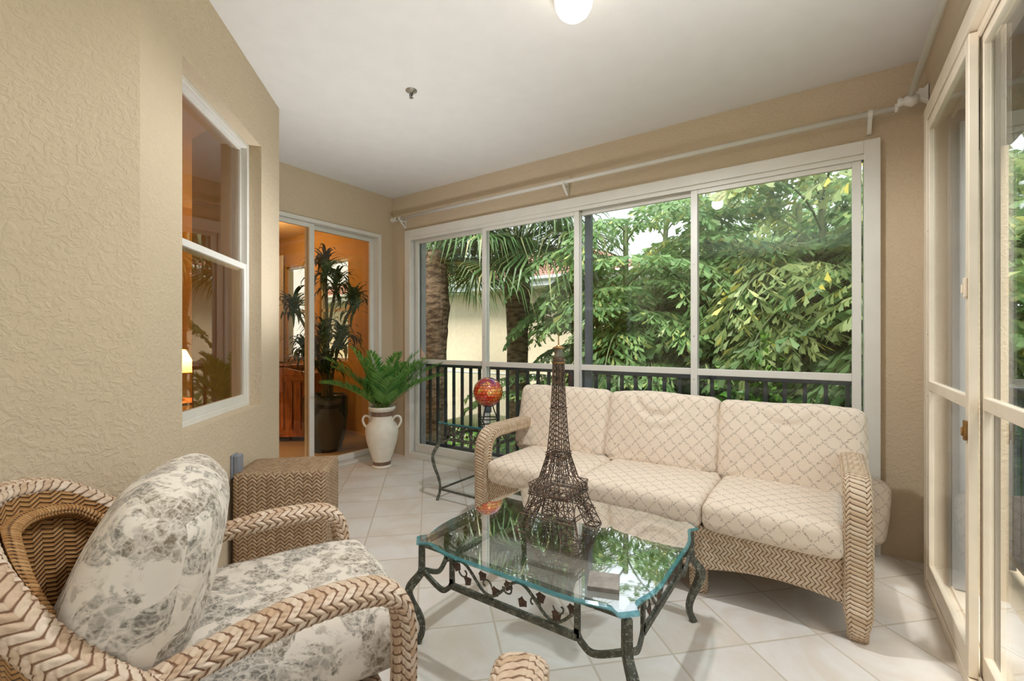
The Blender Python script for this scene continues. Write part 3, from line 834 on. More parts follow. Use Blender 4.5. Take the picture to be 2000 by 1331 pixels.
def glass_table(name, loc, hx, hy, zt, label, cat, corner, low_stretcher=False, bw=.024, th=.011):
    rt = empty(name, loc, 0, label, cat)
    out = ogee_outline(hx, hy, corner)
    g = MB(); n = len(out); b = 0
    inn = [(x*(1-.010/hx), y*(1-.010/hy)) for x, y in out]
    for (x, y), z in [(p, zt-th) for p in out] + [(p, zt-th*.45) for p in out] + [(p, zt) for p in inn]: g.vert((x, y, z))
    g.cur = 0; g.face(range(2*n, 3*n)); g.face(list(range(0, n))[::-1])
    g.cur = 1
    for i in range(n):
        j = (i+1) % n
        g.face((i, j, n+j, n+i)); 
    for i in range(n):
        j = (i+1) % n
        g.cur = 1; g.face((n+i, n+j, 2*n+j, 2*n+i))
    g.build('glass_top', [M['table_glass'], M['glass_edge']], rt)
    fx, fy = hx-corner*.62, hy-corner*.62; zf = zt-th-.003
    pz = zt*.69 if not low_stretcher else zt-.145
    # under frame
    mb = MB(); w = bw*1.25; h = .010
    for s in (-1, 1):
        mb.box(-fx, fx, s*fy-w/2, s*fy+w/2, zf-h, zf); mb.box(s*fx-w/2, s*fx+w/2, -fy+w/2, fy-w/2, zf-h, zf)
    mb.build('top_frame', M['iron'], rt)
    for sx in (-1, 1):
        for sy in (-1, 1):
            d = Vector((sx, sy, 0)).normalized()
            hb = pz
            prof = [(0, zf-h), (0, hb), (.012, hb*.93), (.045, hb*.80), (.052, hb*.70), (.038, hb*.56), (.012, hb*.40), (-.002, hb*.26), (.0, hb*.14), (.012, hb*.05), (.018, 0)]
            pts = [Vector((sx*fx, sy*fy, z)) + d*o for o, z in prof]
            tp = [1, 1.05, 1.05, 1.15, 1.15, 1.05, .95, .85, .85, .9, 1.0]
            P = crom(pts[1:], 6); tp2 = []
            for i in range(len(P)):
                q = i/6; k = int(min(q, len(tp)-3)); tp2.append(tp[k+1]*(1-(q-k))+tp[min(k+2, len(tp)-1)]*(q-k))
            mb = MB(); mb.bar([pts[0]] + P, bw*1.1, bw*1.1, lat=(-d.y, d.x, 0), taper=[1]+tp2)
            mb.build('leg', M['iron'], rt, bevel=.003)
    # aprons on the four sides
    for k in range(4):
        L, off = ((fx, fy) if k % 2 == 0 else (fy, fx))
        st = L*.62                      # stub position
        zb = pz-.012 if not low_stretcher else zt-.125
        ap = D.objects.new('apron', None)
        mb = MB()
        for s in (-1, 1):
            mb.box(s*st-bw*.4, s*st+bw*.4, -.006, .006, zb, zf-h)
            cur = crom([(s*L, 0, pz+.01), (s*(L-.02), 0, pz-.005), (s*(L*.35+st*.65), 0, zb-.030 if not low_stretcher else zb-.012), (s*(st+.016), 0, zb-.012), (s*st, 0, zb+.012), (s*st, 0, zb+.03)], 7)
            mb.bar(cur, .012, bw*.8, lat=(0, 1, 0))
        mb.box(-st, st, -.008, .008, zb-.010, zb+.012)
        o = mb.build('apron', M['iron'], rt, bevel=.0015)
        tr = Matrix.Rotation(k*PI/2, 4, 'Z') @ Matrix.Translation((0, -off, 0))
        o.matrix_local = tr
        # vine scroll with leaves inside the apron
        zc = (zb+zf-h)/2+.004; am = (zf-h-zb)/2-.016; nw = 2.5
        v = MB(); P = []
        for i in range(61):
            x = -st+2*st*i/60; P.append((x, 0, zc+am*math.sin(PI*nw*2*i/60*.8+.5)))
        v.tube(P, .0055, 7)
        for i in range(5):
            x = -st+2*st*(i+.6)/5.2; sg = 1 if i % 2 else -1
            c = []
            for j in range(14):
                a = j/13*4.2; r = am*.62*(1-j/16)
                c.append((x+sg*r*math.cos(a), 0, zc-sg*am*.2+r*math.sin(a)*sg))
            v.tube(c, .0032, 6)
        vo = v.build('vine_scroll', M['iron'], o, smooth=True)
        rnd = random.Random(k)
        lf = MB()
        for i in range(9):
            x = -st*.93+2*st*.93*i/8; sg = 1 if i % 2 else -1
            leafshape(lf, (x+rnd.uniform(-.008, .008), zc-sg*am*.45), .021 if not low_stretcher else .015, rnd.uniform(0, 6), rnd.uniform(0, 3), 0)
        lf.build('leaves', M['leaf_rust'], o)
    if low_stretcher:
        z = .085
        mb = MB()
        for s in (-1, 1):
            mb.box(-fx, fx, s*fy-.006, s*fy+.006, z-.006, z+.006); mb.box(s*fx-.006, s*fx+.006, -fy, fy, z-.006, z+.006)
        mb.build('stretcher', M['iron'], rt)
    return rt
glass_table('coffee_table', (-.915, 1.685, 0), .475, .425, .42, 'square glass coffee table on a weathered iron frame with vine scrolls', 'coffee table', .075)
glass_table('side_table', (-2.19, 2.79, 0), .265, .265, .60, 'small glass topped iron side table left of the sofa', 'side table', .04, True, .02, .010)

# coaster
o = MB().box(-.05, .05, -.05, .05, 0, .016).build('coaster', M['coaster'], bevel=.002); o.location = (-.598, 1.395, .4215); o.rotation_euler = (0, 0, R(20))
tag(o, 'square grey stone coaster lying on the glass coffee table', 'coaster')

# ------------------------------------------------------------------ wire tower
def make_tower():
    rt = empty('tower_sculpture', (-.945, 1.722, .4205), 0, 'tall rusty wire lattice tower sculpture on the glass coffee table', 'sculpture')
    prof = [(0, .137), (.055, .118), (.10, .100), (.150, .088), (.165, .088), (.195, .083), (.21, .062), (.25, .052), (.315, .036), (.40, .029), (.51, .0235), (.60, .0195), (.70, .0175)]
    def hw(z):
        for (a, ra), (b, rb) in zip(prof, prof[1:]):
            if z <= b: return ra+(rb-ra)*(z-a)/(b-a)
        return prof[-1][1]
    rw = .0020
    # four open splayed legs with cross bracing
    def legin(z):   # inner edge of a leg
        return hw(z)-(.052-.06*z if z < .16 else .04)
    for sx in (-1, 1):
        for sy in (-1, 1):
            mb = MB(); Z = [0, .038, .076, .113, .150]
            def c(i, j, z): return (sx*(hw(z) if i else legin(z)), sy*(hw(z) if j else legin(z)), z)
            for i in (0, 1):
                for j in (0, 1): mb.tube([c(i, j, z) for z in Z], rw*1.25, 5)
            for z in Z[:-1]:
                mb.tube([c(0,0,z), c(1,0,z), c(1,1,z), c(0,1,z)], rw, 5, closed=True)
            mb.tube([c(0,0,.001), c(1,0,.001), c(1,1,.001), c(0,1,.001)], rw*1.3, 5, closed=True)
            for za, zb in zip(Z, Z[1:]):
                for A, B in (((0,0),(1,0)), ((1,0),(1,1)), ((1,1),(0,1)), ((0,1),(0,0))):
                    mb.tube([c(*A, za), c(*B, zb)], rw*.75, 4); mb.tube([c(*B, za), c(*A, zb)], rw*.75, 4)
            mb.build('leg', M['wire'], rt)
    # arches between the legs
    for k in range(4):
        mb = MB(); Rt = Matrix.Rotation(k*PI/2, 4, 'Z')
        for rr, zz in ((.083, 0), (.074, 0)):
            pts = []
            for i in range(17):
                a = PI*i/16; x = -rr*math.cos(a); z = .015+math.sin(a)*.105
                pts.append(Rt @ Vector((x, -hw(z)+.002, z)))
            mb.tube(pts, rw, 5)
        for i in range(2, 15):
            a = PI*i/16
            z = .015+math.sin(a)*.105; p = Rt @ Vector((-.074*math.cos(a), -hw(z)+.002, z)); x2 = -.083*math.cos(a)
            q = Rt @ Vector((x2*1.02, -hw(min(.15, z+.015))+.002, min(.15, z+.018))); mb.tube([p, q], rw*.6, 4)
        mb.build('arch', M['wire'], rt)
    # platforms
    def ring(mb, z, r, t=rw*1.3):
        mb.tube([(r, r, z), (-r, r, z), (-r, -r, z), (r, -r, z)], t, 5, closed=True)
    mb = MB()
    ring(mb, .070, hw(.07)+.006); ring(mb, .082, hw(.08)+.004)
    ring(mb, .150, .094, .003); ring(mb, .158, .094, .002); ring(mb, .196, .094, .0022); ring(mb, .178, .092, .0014)
    n = 9
    for k in range(4):
        Rt = Matrix.Rotation(k*PI/2, 4, 'Z')
        for i in range(n):
            x0 = -.094+.188*i/n; x1 = x0+.188/n
            for a, b in (((x0, .158), (x1, .196)), ((x1, .158), (x0, .196))):
                mb.tube([Rt @ Vector((a[0], -.094, a[1])), Rt @ Vector((b[0], -.094, b[1]))], rw*.6, 4)
            mb.tube([Rt @ Vector((x0, -hw(.07), .07)), Rt @ Vector(((x0+x1)/2, -hw(.07)-.002, .082))], rw*.6, 4)
    mb.build('lower_platform', M['wire'], rt)
    MB().box(-.085, .085, -.085, -.06, .152, .156).box(-.085, .085, .06, .085, .152, .156).box(-.085, -.06, -.06, .06, .152, .156).box(.06, .085, -.06, .06, .152, .156).build('deck', M['wire'], rt)
    # middle section: four curved corner ribs with intermediate wires
    mb = MB(); Z = [.150, .18, .21, .25, .285, .315]
    for k in range(4):
        Rt = Matrix.Rotation(k*PI/2, 4, 'Z')
        for fr in (-1, -.62, -.3, .3, .62):
            mb.tube([Rt @ Vector((fr*(hw(z) if abs(fr) == 1 else hw(z)*(.0+1)), -hw(z), z)) for z in Z], rw if abs(fr) < 1 else rw*1.4, 5)
        for za, zb in zip(Z[2:], Z[3:]):
            for fa, fb in ((-1, -.62), (-.62, -.3), (.3, .62), (.62, 1)):
                mb.tube([Rt @ Vector((fa*hw(za), -hw(za), za)), Rt @ Vector((fb*hw(zb), -hw(zb), zb))], rw*.7, 4)
                mb.tube([Rt @ Vector((fb*hw(za), -hw(za), za)), Rt @ Vector((fa*hw(zb), -hw(zb), zb))], rw*.7, 4)
    for z in (.25, .285): ring(mb, z, hw(z), rw)
    mb.build('waist', M['wire'], rt)
    mb = MB(); ring(mb, .312, .041, .0026); ring(mb, .322, .041, .0026); ring(mb, .300, .040, .0015)
    for k in range(4):
        Rt = Matrix.Rotation(k*PI/2, 4, 'Z')
        for i in range(5):
            x0 = -.041+.082*i/5; mb.tube([Rt @ Vector((x0, -.041, .30)), Rt @ Vector((x0+.0164, -.041, .312))], rw*.6, 4)
    mb.build('upper_platform', M['wire'], rt)
    mb = MB(); Z = [.315+.385*i/17 for i in range(18)]
    for k in range(4):
        Rt = Matrix.Rotation(k*PI/2, 4, 'Z')
        for fr in (-1, -.45, .45):
            mb.tube([Rt @ Vector((fr*hw(z), -hw(z), z)) for z in Z], rw*1.3 if fr == -1 else rw*.9, 5)
        for i, (za, zb) in enumerate(zip(Z, Z[1:])):
            fa, fb = (-1, 1) if i % 2 else (1, -1)
            mb.tube([Rt @ Vector((fa*hw(za), -hw(za), za)), Rt @ Vector((fb*hw(zb), -hw(zb), zb))], rw*.85, 4)
            mb.tube([Rt @ Vector((fb*hw(za), -hw(za), za)), Rt @ Vector((fa*hw(zb), -hw(zb), zb))], rw*.85, 4)
            if i > 9 and i % 2:
                zm_ = (za+zb)/2
                mb.tube([Rt @ Vector((-hw(zm_), -hw(zm_), zm_)), Rt @ Vector((hw(zm_), -hw(zm_), zm_))], rw*.8, 4)
    ring(mb, .51, .028, .0022)
    mb.build('shaft', M['wire'], rt)
    m = MB(); m.lathe([(.026, .700), (.029, .702), (.029, .706), (.024, .708)], 24, (0, 0), True, True); m.lathe([(.021, .764), (.025, .766), (.024, .770), (.012, .775), (.006, .780)], 24, (0, 0), True, True)
    m.build('gallery', M['brass'], rt)
    m = MB(); m.lathe([(.025, .708), (.025, .728), (.019, .730)], 20, (0, 0), True, True); m.build('parapet', M['wire'], rt)
    m = MB(); m.lathe([(.018, .730), (.018, .765)], 8, (0, 0), True, True)
    for k in range(8):
        a = 2*PI*(k+.5)/8; m.tube([(.0165*math.cos(a), .0165*math.sin(a), .748), (.0185*math.cos(a), .0185*math.sin(a), .748)], .0035, 8)
    m.build('cabin', M['cage'], rt)
    m = MB(); m.tube([(0, 0, .778), (0, 0, .80), (0, 0, .832)], [.0035, .0025, .0018], 8); m.build('mast', M['brass'], rt)
make_tower()

# gazing ball on its stand
rt = empty('gazing_ball', (-2.115, 2.745, .6005), 0, 'red and orange crackle glass gazing ball on a black iron stand', 'glass ball')
rb = .112
m = MB(); m.lathe([(.026, .072), (.026, .115), (.032, .128)], 20, (0, 0), True, True); m.build('neck', M['steel'], rt, smooth=True)
mb = MB(); nu, nv = 48, 30; ids = {}
for j in range(nv+1):
    th = PI*j/nv
    for i in range(nu+1):
        a = 2*PI*i/nu; ids[i, j] = mb.vert((rb*math.sin(th)*math.cos(a), rb*math.sin(th)*math.sin(a), -rb*math.cos(th)))
for j in range(nv):
    for i in range(nu):
        mb.face((ids[i, j], ids[i+1, j], ids[i+1, j+1], ids[i, j+1]), [(i/nu, j/nv), ((i+1)/nu, j/nv), ((i+1)/nu, (j+1)/nv), (i/nu, (j+1)/nv)])
o = mb.build('glass_globe', M['ball'], rt, smooth=True); o.location = (0, 0, .128+rb-.012)
m = MB()
for rr, z in ((.072, .028), (.038, .125)):
    m.tube([(rr*math.cos(2*PI*i/28), rr*math.sin(2*PI*i/28), z) for i in range(28)], .0045, 7, closed=True)
for k in range(3):
    a = 2*PI*k/3+.6
    m.tube([(r*math.cos(a), r*math.sin(a), z) for r, z in crom2] if False else crom([(.086*math.cos(a), .086*math.sin(a), .006), (.078*math.cos(a), .078*math.sin(a), .012), (.07*math.cos(a), .07*math.sin(a), .03), (.05*math.cos(a), .05*math.sin(a), .08), (.038*math.cos(a), .038*math.sin(a), .125), (.055*math.cos(a), .055*math.sin(a), .15)], 5), .0045, 7)
m.build('stand', M['black'], rt, smooth=True)
# ------------------------------------------------------------------ plants
def frond_feather(mb, L, e0, e1, wmax, nleaf, lw, rnd, az=0, base=(0, 0, 0), droop=.3, t0=.12, stem=None, vshape=.35, fork=False):
    """pinnate frond; e0/e1 start/end elevation in radians"""
    ca, sa = math.cos(az), math.sin(az); B = Vector(base)
    P = [B.copy()]; n = 14
    for i in range(n):
        e = e0+(e1-e0)*(i/n)**1.3; P.append(P[-1]+Vector((math.cos(e)*ca, math.cos(e)*sa, math.sin(e)))*L/n)
    if stem is not None: stem.tube(P, [max(.0015, .006*L*(1-.85*i/n)) for i in range(n+1)], 5)
    side = Vector((-sa, ca, 0))
    for k in range(nleaf):
        t = t0+(1-t0)*k/(nleaf-1); x = t*n; i = min(n-1, int(x)); p = P[i].lerp(P[i+1], x-i); T = (P[i+1]-P[i]).normalized()
        up = side.cross(T).normalized() * -1
        if up.z < 0: up = -up
        l = wmax*(math.sin(PI*min(1, .12+.86*t))**.6)*rnd.uniform(.88, 1.08)
        ang = R(58-30*t)+rnd.uniform(-.08, .08)
        for s in (-1, 1):
            d = (T*math.cos(ang)+side*s*math.sin(ang)+up*vshape*rnd.uniform(.6, 1.2)).normalized()
            w = lw*rnd.uniform(.85, 1.15)
            q1 = p+d*l*.45; q2 = p+d*l+Vector((0, 0, -droop*l))
            wv = T*w*.5+up*w*.15
            a = mb.vert(p); b = mb.vert(q1+wv); c = mb.vert(q1-wv); e_ = mb.vert(q2); m_ = mb.vert(q1-up*w*.12)
            mb.face((a, b, m_)); mb.face((a, m_, c)); mb.face((b, e_, m_)); mb.face((m_, e_, c))
def potted_fern():
    rt = empty('potted_fern', (-3.53, 2.905, 0), 0, 'green feathery fern in a tall cream two handled vase', 'plant')
    prof = [(.078, 0), (.090, .004), (.091, .018), (.080, .026), (.082, .05), (.086, .07), (.115, .16), (.142, .25), (.155, .33), (.154, .37), (.140, .41), (.118, .435), (.102, .45), (.097, .47), (.096, .52), (.101, .535), (.122, .555), (.128, .565), (.128, .582), (.118, .586), (.105, .575), (.09, .55)]
    mb = MB(); mb.lathe(prof, 40, (0, 0), True, False)
    body = mb.build('vase', M['ceramic'], rt, smooth=True)
    MB().lathe([(.0815, .027), (.0835, .05), (.0855, .062)], 40, (0, 0), False, False).build('glaze_band', M['band'], body, smooth=True)
    MB().lathe([(.0975, .495), (.098, .52), (.1045, .536), (.107, .540)], 40, (0, 0), False, False).build('glaze_band', M['band'], body, smooth=True)
    for s in (-1, 1):
        e = Vector((.823, .568, 0))*s
        pts = crom([e*.095+Vector((0, 0, .445)), e*.125+Vector((0, 0, .485)), e*.165+Vector((0, 0, .49)), e*.185+Vector((0, 0, .455)), e*.172+Vector((0, 0, .41)), e*.145+Vector((0, 0, .375))], 6)
        MB().tube(pts, .011, 10).build('handle', M['ceramic'], body, smooth=True)
    MB().lathe([(.0001, .56), (.1, .56)], 24, (0, 0), False, False).build('filler', M['soil'], rt)
    rnd = random.Random(3)
    specs = []
    for i in range(30):
        az = 2*PI*i*.381966+rnd.uniform(-.2, .2); e0 = rnd.choice([1.05, .9, .75, 1.25]); L = rnd.uniform(.55, .72)
        if 1.6 < (az % (2*PI)) < 3.6: L *= .5       # room kept free towards the corner walls
        if (az % (2*PI)) > 3.4 and (az % (2*PI)) < 3.9: L *= .75
        specs.append((az, e0, L))
    for az, e0, L in specs:
        f = MB(); st = MB()
        frond_feather(f, L, e0, e0-rnd.uniform(.35, .75), .155, 30, .030, rnd, az, (.03*math.cos(az), .03*math.sin(az), .555), .12, .14, st, .45)
        f.cur = 0; off = len(f.v); 
        for v in st.v: f.v.append(v)
        f.cur = 1
        for q in st.f: f.face([i+off for i in q])
        f.build('frond', [M['fern'], M['fern_stem']], rt)
potted_fern()

def dracaena():
    rt = empty('potted_dracaena', (-4.60, 3.0, 0), 0, 'tall dark dracaena in a black glazed pot behind the glass door', 'plant')
    MB().lathe([(.15, 0), (.17, .02), (.22, .2), (.24, .42), (.235, .58), (.215, .62), (.20, .62), (.2, .56)], 32, (0, 0), True, False).build('pot', M['pot'], rt, smooth=True)
    MB().lathe([(.0001, .57), (.2, .57)], 24, (0, 0), False, False).build('soil', M['soil'], rt)
    rnd = random.Random(5)
    U = Vector((.823, .568, 0)); F = Vector((-.568, .823, 0))
    tops = [(.00, 0, 2.06), (-.36, .0, 1.62), (.30, .05, 1.66), (-.06, .1, 1.36), (.22, -.1, 1.25), (-.20, -.05, 1.12), (.10, .05, 1.85), (.05, -.12, .98)]
    for i, (a, b, z) in enumerate(tops):
        top = U*a+F*b+Vector((0, 0, z)); base = Vector((rnd.uniform(-.08, .08), rnd.uniform(-.08, .08), .56))
        mid = base.lerp(top, .5)+Vector((rnd.uniform(-.04, .04), 0, 0)); mid.x = base.x*.5+top.x*.5*.6; mid.y = base.y*.5+top.y*.5*.6
        cn = MB().tube(crom([base, mid, top], 6), .016, 7).build('cane', M['cane'], rt, smooth=True)
        lf = MB()
        for k in range(74):
            az = rnd.uniform(0, 2*PI); e = rnd.uniform(-.1, 1.45); L = rnd.uniform(.26, .38); w = .016
            p = top+Vector((0, 0, rnd.uniform(-.14, .04))); d = Vector((math.cos(az), math.sin(az), 0)); s = Vector((-math.sin(az), math.cos(az), 0)); prev = None
            for j in range(7):
                t = j/6; ww = w*(math.sin(PI*(.2+.8*t))**.7)+.0005
                A, B = lf.vert(p-s*ww), lf.vert(p+s*ww)
                if prev: lf.face((prev[0], prev[1], B, A))
                prev = (A, B); ee = e-t*t*2.6; p = p+(d*math.cos(ee)+Vector((0, 0, 1))*math.sin(ee))*L/6
        lf.build('leaf_rosette', M['drac'], cn)
dracaena()

# ------------------------------------------------------------------ the rooms behind the glass
struct('floor_interior', MB().prism([(-8, -2), (-2.16, -2), (-2.16, .45), (-3.15, 1.44), (-3.15, 1.49), (-4.02, 1.49), (-4.04, 3.8), (-8, 3.8)], -.12, -.004), M['in_floor'])
struct('ceiling_interior', MB().prism([(-8.1, -2.1), (-2.01, -2.1), (-2.01, .46), (-3.06, 1.49), (-3.98, 1.49), (-3.98, 3.84), (-8.1, 3.84)], H+.0, H+.12), M['amber_ceiling'])
struct('wall_interior_left', MB().box(-8.1, -8, -2.1, 3.84, -.1, H), M['amber'])
struct('wall_interior_rear', MB().box(-8, -2.02, -2.1, -2, -.1, H), M['amber'])
# wall with two windows, facing the glass door
wx = [(-6.72, -6.08), (-5.84, -5.20)]; wz0, wz1 = .94, 2.32; yw = 3.72
mb = MB(); X = [-8.0]+[v for p in wx for v in p]+[-4.04]
for i in range(0, len(X), 2): mb.box(X[i], X[i+1], yw, yw+.12, -.1, H)
for a, b in wx: mb.box(a, b, yw, yw+.12, -.1, wz0); mb.box(a, b, yw, yw+.12, wz1, H)
struct('wall_interior_far', mb, M['amber'])
for k, (a, b) in enumerate(wx):
    rt = empty('window_%d' % (4+k), ((a+b)/2, yw+.06, 0), 0, kind='structure'); h = (b-a)/2
    MB().box(-h, -h+.03, -.03, .03, wz0, wz1).box(h-.03, h, -.03, .03, wz0, wz1).box(-h, h, -.03, .03, wz1-.03, wz1).box(-h, h, -.03, .03, wz0, wz0+.04).box(-h, h, -.03, .03, 1.62, 1.66).build('frame', M['white'], rt)
    MB().box(-h+.03, h-.03, -.003, .003, wz0+.04, wz1-.03).build('pane', M['pane'], rt)
def curtain(x0, x1, y, z0, z1, label, folds=5):
    mb = MB(); n = folds*10; A = []
    for i in range(n+1):
        x = x0+(x1-x0)*i/n; yy = y+.02*math.sin(i/10*2*PI)
        A.append((mb.vert((x, yy, z0)), mb.vert((x, yy, z1)), mb.vert((x, yy+.004, z0)), mb.vert((x, yy+.004, z1))))
    for a, b in zip(A, A[1:]): mb.face((a[0], b[0], b[1], a[1])); mb.face((b[2], a[2], a[3], b[3]))
    tag(mb.build('curtain', M['curtain'], smooth=True), label, 'curtain')
curtain(-7.1, -6.70, yw-.05, .9, 2.5, 'pale sheer curtain at the far window behind the glass door')
# skin on the return wall's inside face, its shade put into the grey brown
struct('wall_interior_return', MB().box(-3.99, -3.16, 1.475, 1.489, -.05, H), plain('shaded_taupe_wall', srgb(150, 124, 90), .85, var=.02, spec=.1))
# partition with the lamp in front
struct('wall_interior_partition', MB().box(-6.2, -6.1, 1.35, 2.72, -.1, H), M['amber'])
# oak chest with slats
rt = empty('oak_chest', (-5.52, 3.08, 0), R(38), 'orange brown oak chest with upright slats behind the glass door', 'chest')
MB().box(-.36, .36, -.22, .22, .06, .80).build('body', M['oak'], rt, bevel=.006)
mb = MB(); P = [(-.40+.8*i/16, .86+.035*math.cos(PI*2*(i/16)+PI)) for i in range(17)]
for (xa, za), (xb, zb) in zip(P, P[1:]):
    mb.poly([(xa, -.24, .74), (xb, -.24, .74), (xb, -.24, zb), (xa, -.24, za)]); mb.poly([(xb, -.2, .74), (xa, -.2, .74), (xa, -.2, za), (xb, -.2, zb)]); mb.poly([(xa, -.24, za), (xb, -.24, zb), (xb, -.2, zb), (xa, -.2, za)]); mb.poly([(xb, -.24, .74), (xa, -.24, .74), (xa, -.2, .74), (xb, -.2, .74)])
mb.build('crest_rail', M['oak'], rt)
MB().box(-.40, .40, -.25, .25, .80, .825).build('top', M['oak'], rt, bevel=.004)
for i in range(6): MB().box(-.28+.1*i, -.25+.1*i, -.238, -.222, .16, .72).build('slat', M['oak'], rt)
for sx in (-1, 1): MB().box(sx*.37-.03, sx*.37+.03, -.25, -.19, 0, .76).build('leg', M['oak'], rt)
rt = empty('wooden_desk', (-6.65, 3.38, 0), 0, 'dark topped wooden desk under the far window behind the glass door', 'desk')
MB().box(-.6, .6, -.3, .3, .84, .88).build('desk_top', M['oak'], rt, bevel=.004)
MB().box(-.55, .55, -.25, .25, .62, .84).build('body', M['oak'], rt)
for sx in (-1, 1):
    for sy in (-1, 1): MB().box(sx*.54-.025, sx*.54+.025, sy*.24-.025, sy*.24+.025, 0, .63).build('leg', M['oak'], rt)
# lamp table and lamp seen through the angled window
rt = empty('lamp_table', (-5.25, 1.79, 0), 0, 'dark wooden lamp table seen through the left window', 'side table')
MB().lathe([(.25, .60), (.26, .605), (.26, .625), (.25, .63)], 32, (0, 0), True, True).build('table_top', M['oak'], rt)
MB().lathe([(.18, 0), (.17, .03), (.04, .08), (.03, .3), (.05, .5), (.06, .6)], 20, (0, 0), True, True).build('pedestal', M['oak'], rt, smooth=True)
rt = empty('table_lamp', (-5.25, 1.79, .631), 0, 'lit table lamp with a cone shade seen through the left window', 'lamp')
MB().lathe([(.07, 0), (.07, .015), (.03, .03), (.055, .12), (.05, .18), (.015, .24), (.01, .30)], 24, (0, 0), True, True).build('lamp_base', M['brass'], rt, smooth=True)
t = NT('lit_lamp_shade'); tr = t.n('BsdfTranslucent'); tr.inputs[0].default_value = (.95, .7, .4, 1); df = t.n('BsdfDiffuse'); df.inputs[0].default_value = (.9, .75, .5, 1)
m_ = t.n('MixShader'); m_.inputs[0].default_value = .7; t.l(df.outputs[0], m_.inputs[1]); t.l(tr.outputs[0], m_.inputs[2]); t.done(m_.outputs[0])
MB().lathe([(.20, .28), (.09, .50)], 32, (0, 0), False, False).build('lamp_shade', t.m, rt, smooth=True)
# ------------------------------------------------------------------ outside
tag(MB().box(-40, 30, -20, 45, -3.1, -2.9).build('lawn', M['grass']), None, None, None, 'structure')
# neighbour's house: wall parallel to the window wall, eave, gutter and tiled roof
nb = empty('neighbour_house', (-9, 11.2, -2.9), 0, 'beige neighbouring house with a red tiled roof behind the palms', 'house')
MB().box(-9, 5.2, 0, 8, 0, 5.62).build('house_wall', M['nwall'], nb)
MB().box(-9.5, 5.7, -.55, 8.5, 5.60, 5.68).build('soffit', M['nfascia'], nb)
mb = MB(); mb.box(-9.5, 5.7, -.58, -.54, 5.62, 5.84); mb.tube([(-9.5, -.62, 5.82), (5.75, -.62, 5.82)], .06, 8); mb.build('gutter', M['nfascia'], nb)
ro = MB()
ro.poly([(-9.6, -.6, 5.82), (5.8, -.6, 5.82), (1.6, 4, 7.6), (-9.6, 4, 7.6)]); ro.poly([(5.8, -.6, 5.82), (5.8, 8.6, 5.82), (1.6, 4, 7.6)]); ro.poly([(5.8, 8.6, 5.82), (-9.6, 8.6, 5.82), (-9.6, 4, 7.6), (1.6, 4, 7.6)])
ro.poly([(-9.6, -.6, 5.80), (-9.6, 8.6, 5.80), (5.8, 8.6, 5.80), (5.8, -.6, 5.80)])
ro.build('roof', M['roof'], nb)
MB().box(-9.02, 5.22, -.012, .0, 3.1, 3.14).build('score_line', M['nfascia'], nb)

def fan_leaf(mb, stem, base, az, e0, Lp, Rf, rnd, nseg=26, droop=.5):
    d = Vector((math.cos(az)*math.cos(e0), math.sin(az)*math.cos(e0), math.sin(e0)))
    B = Vector(base); hub = B+d*Lp+Vector((0, 0, -.12*Lp*Lp))
    stem.tube([B, B.lerp(hub, .5)+Vector((0, 0, .03)), hub], [.018, .012, .008], 5)
    e1 = e0-.5; f = Vector((math.cos(az)*math.cos(e1), math.sin(az)*math.cos(e1), math.sin(e1))); s = Vector((-math.sin(az), math.cos(az), 0)); up = s.cross(f)
    if up.z < 0: up = -up
    for k in range(nseg):
        a = R(-125+250*k/(nseg-1))+rnd.uniform(-.04, .04)
        g = (f*math.cos(a)+s*math.sin(a)+up*.12*math.cos(2*a)).normalized(); L = Rf*(.75+.25*math.cos(a*.7))*rnd.uniform(.9, 1.05)
        side = (g.cross(up)).normalized(); w = L*.019
        p0 = hub; p1 = hub+g*L*.5; p2 = hub+g*L*.8+Vector((0, 0, -droop*L*.12)); p3 = hub+g*L*.98+Vector((0, 0, -droop*L*rnd.uniform(.3, .6)))
        a0 = mb.vert(p0); b1, b2 = mb.vert(p1+side*w), mb.vert(p1-side*w); c1, c2 = mb.vert(p2+side*w*.7), mb.vert(p2-side*w*.7); e = mb.vert(p3)
        mb.face((a0, b2, b1)); mb.face((b1, b2, c2, c1)); mb.face((c1, c2, e))
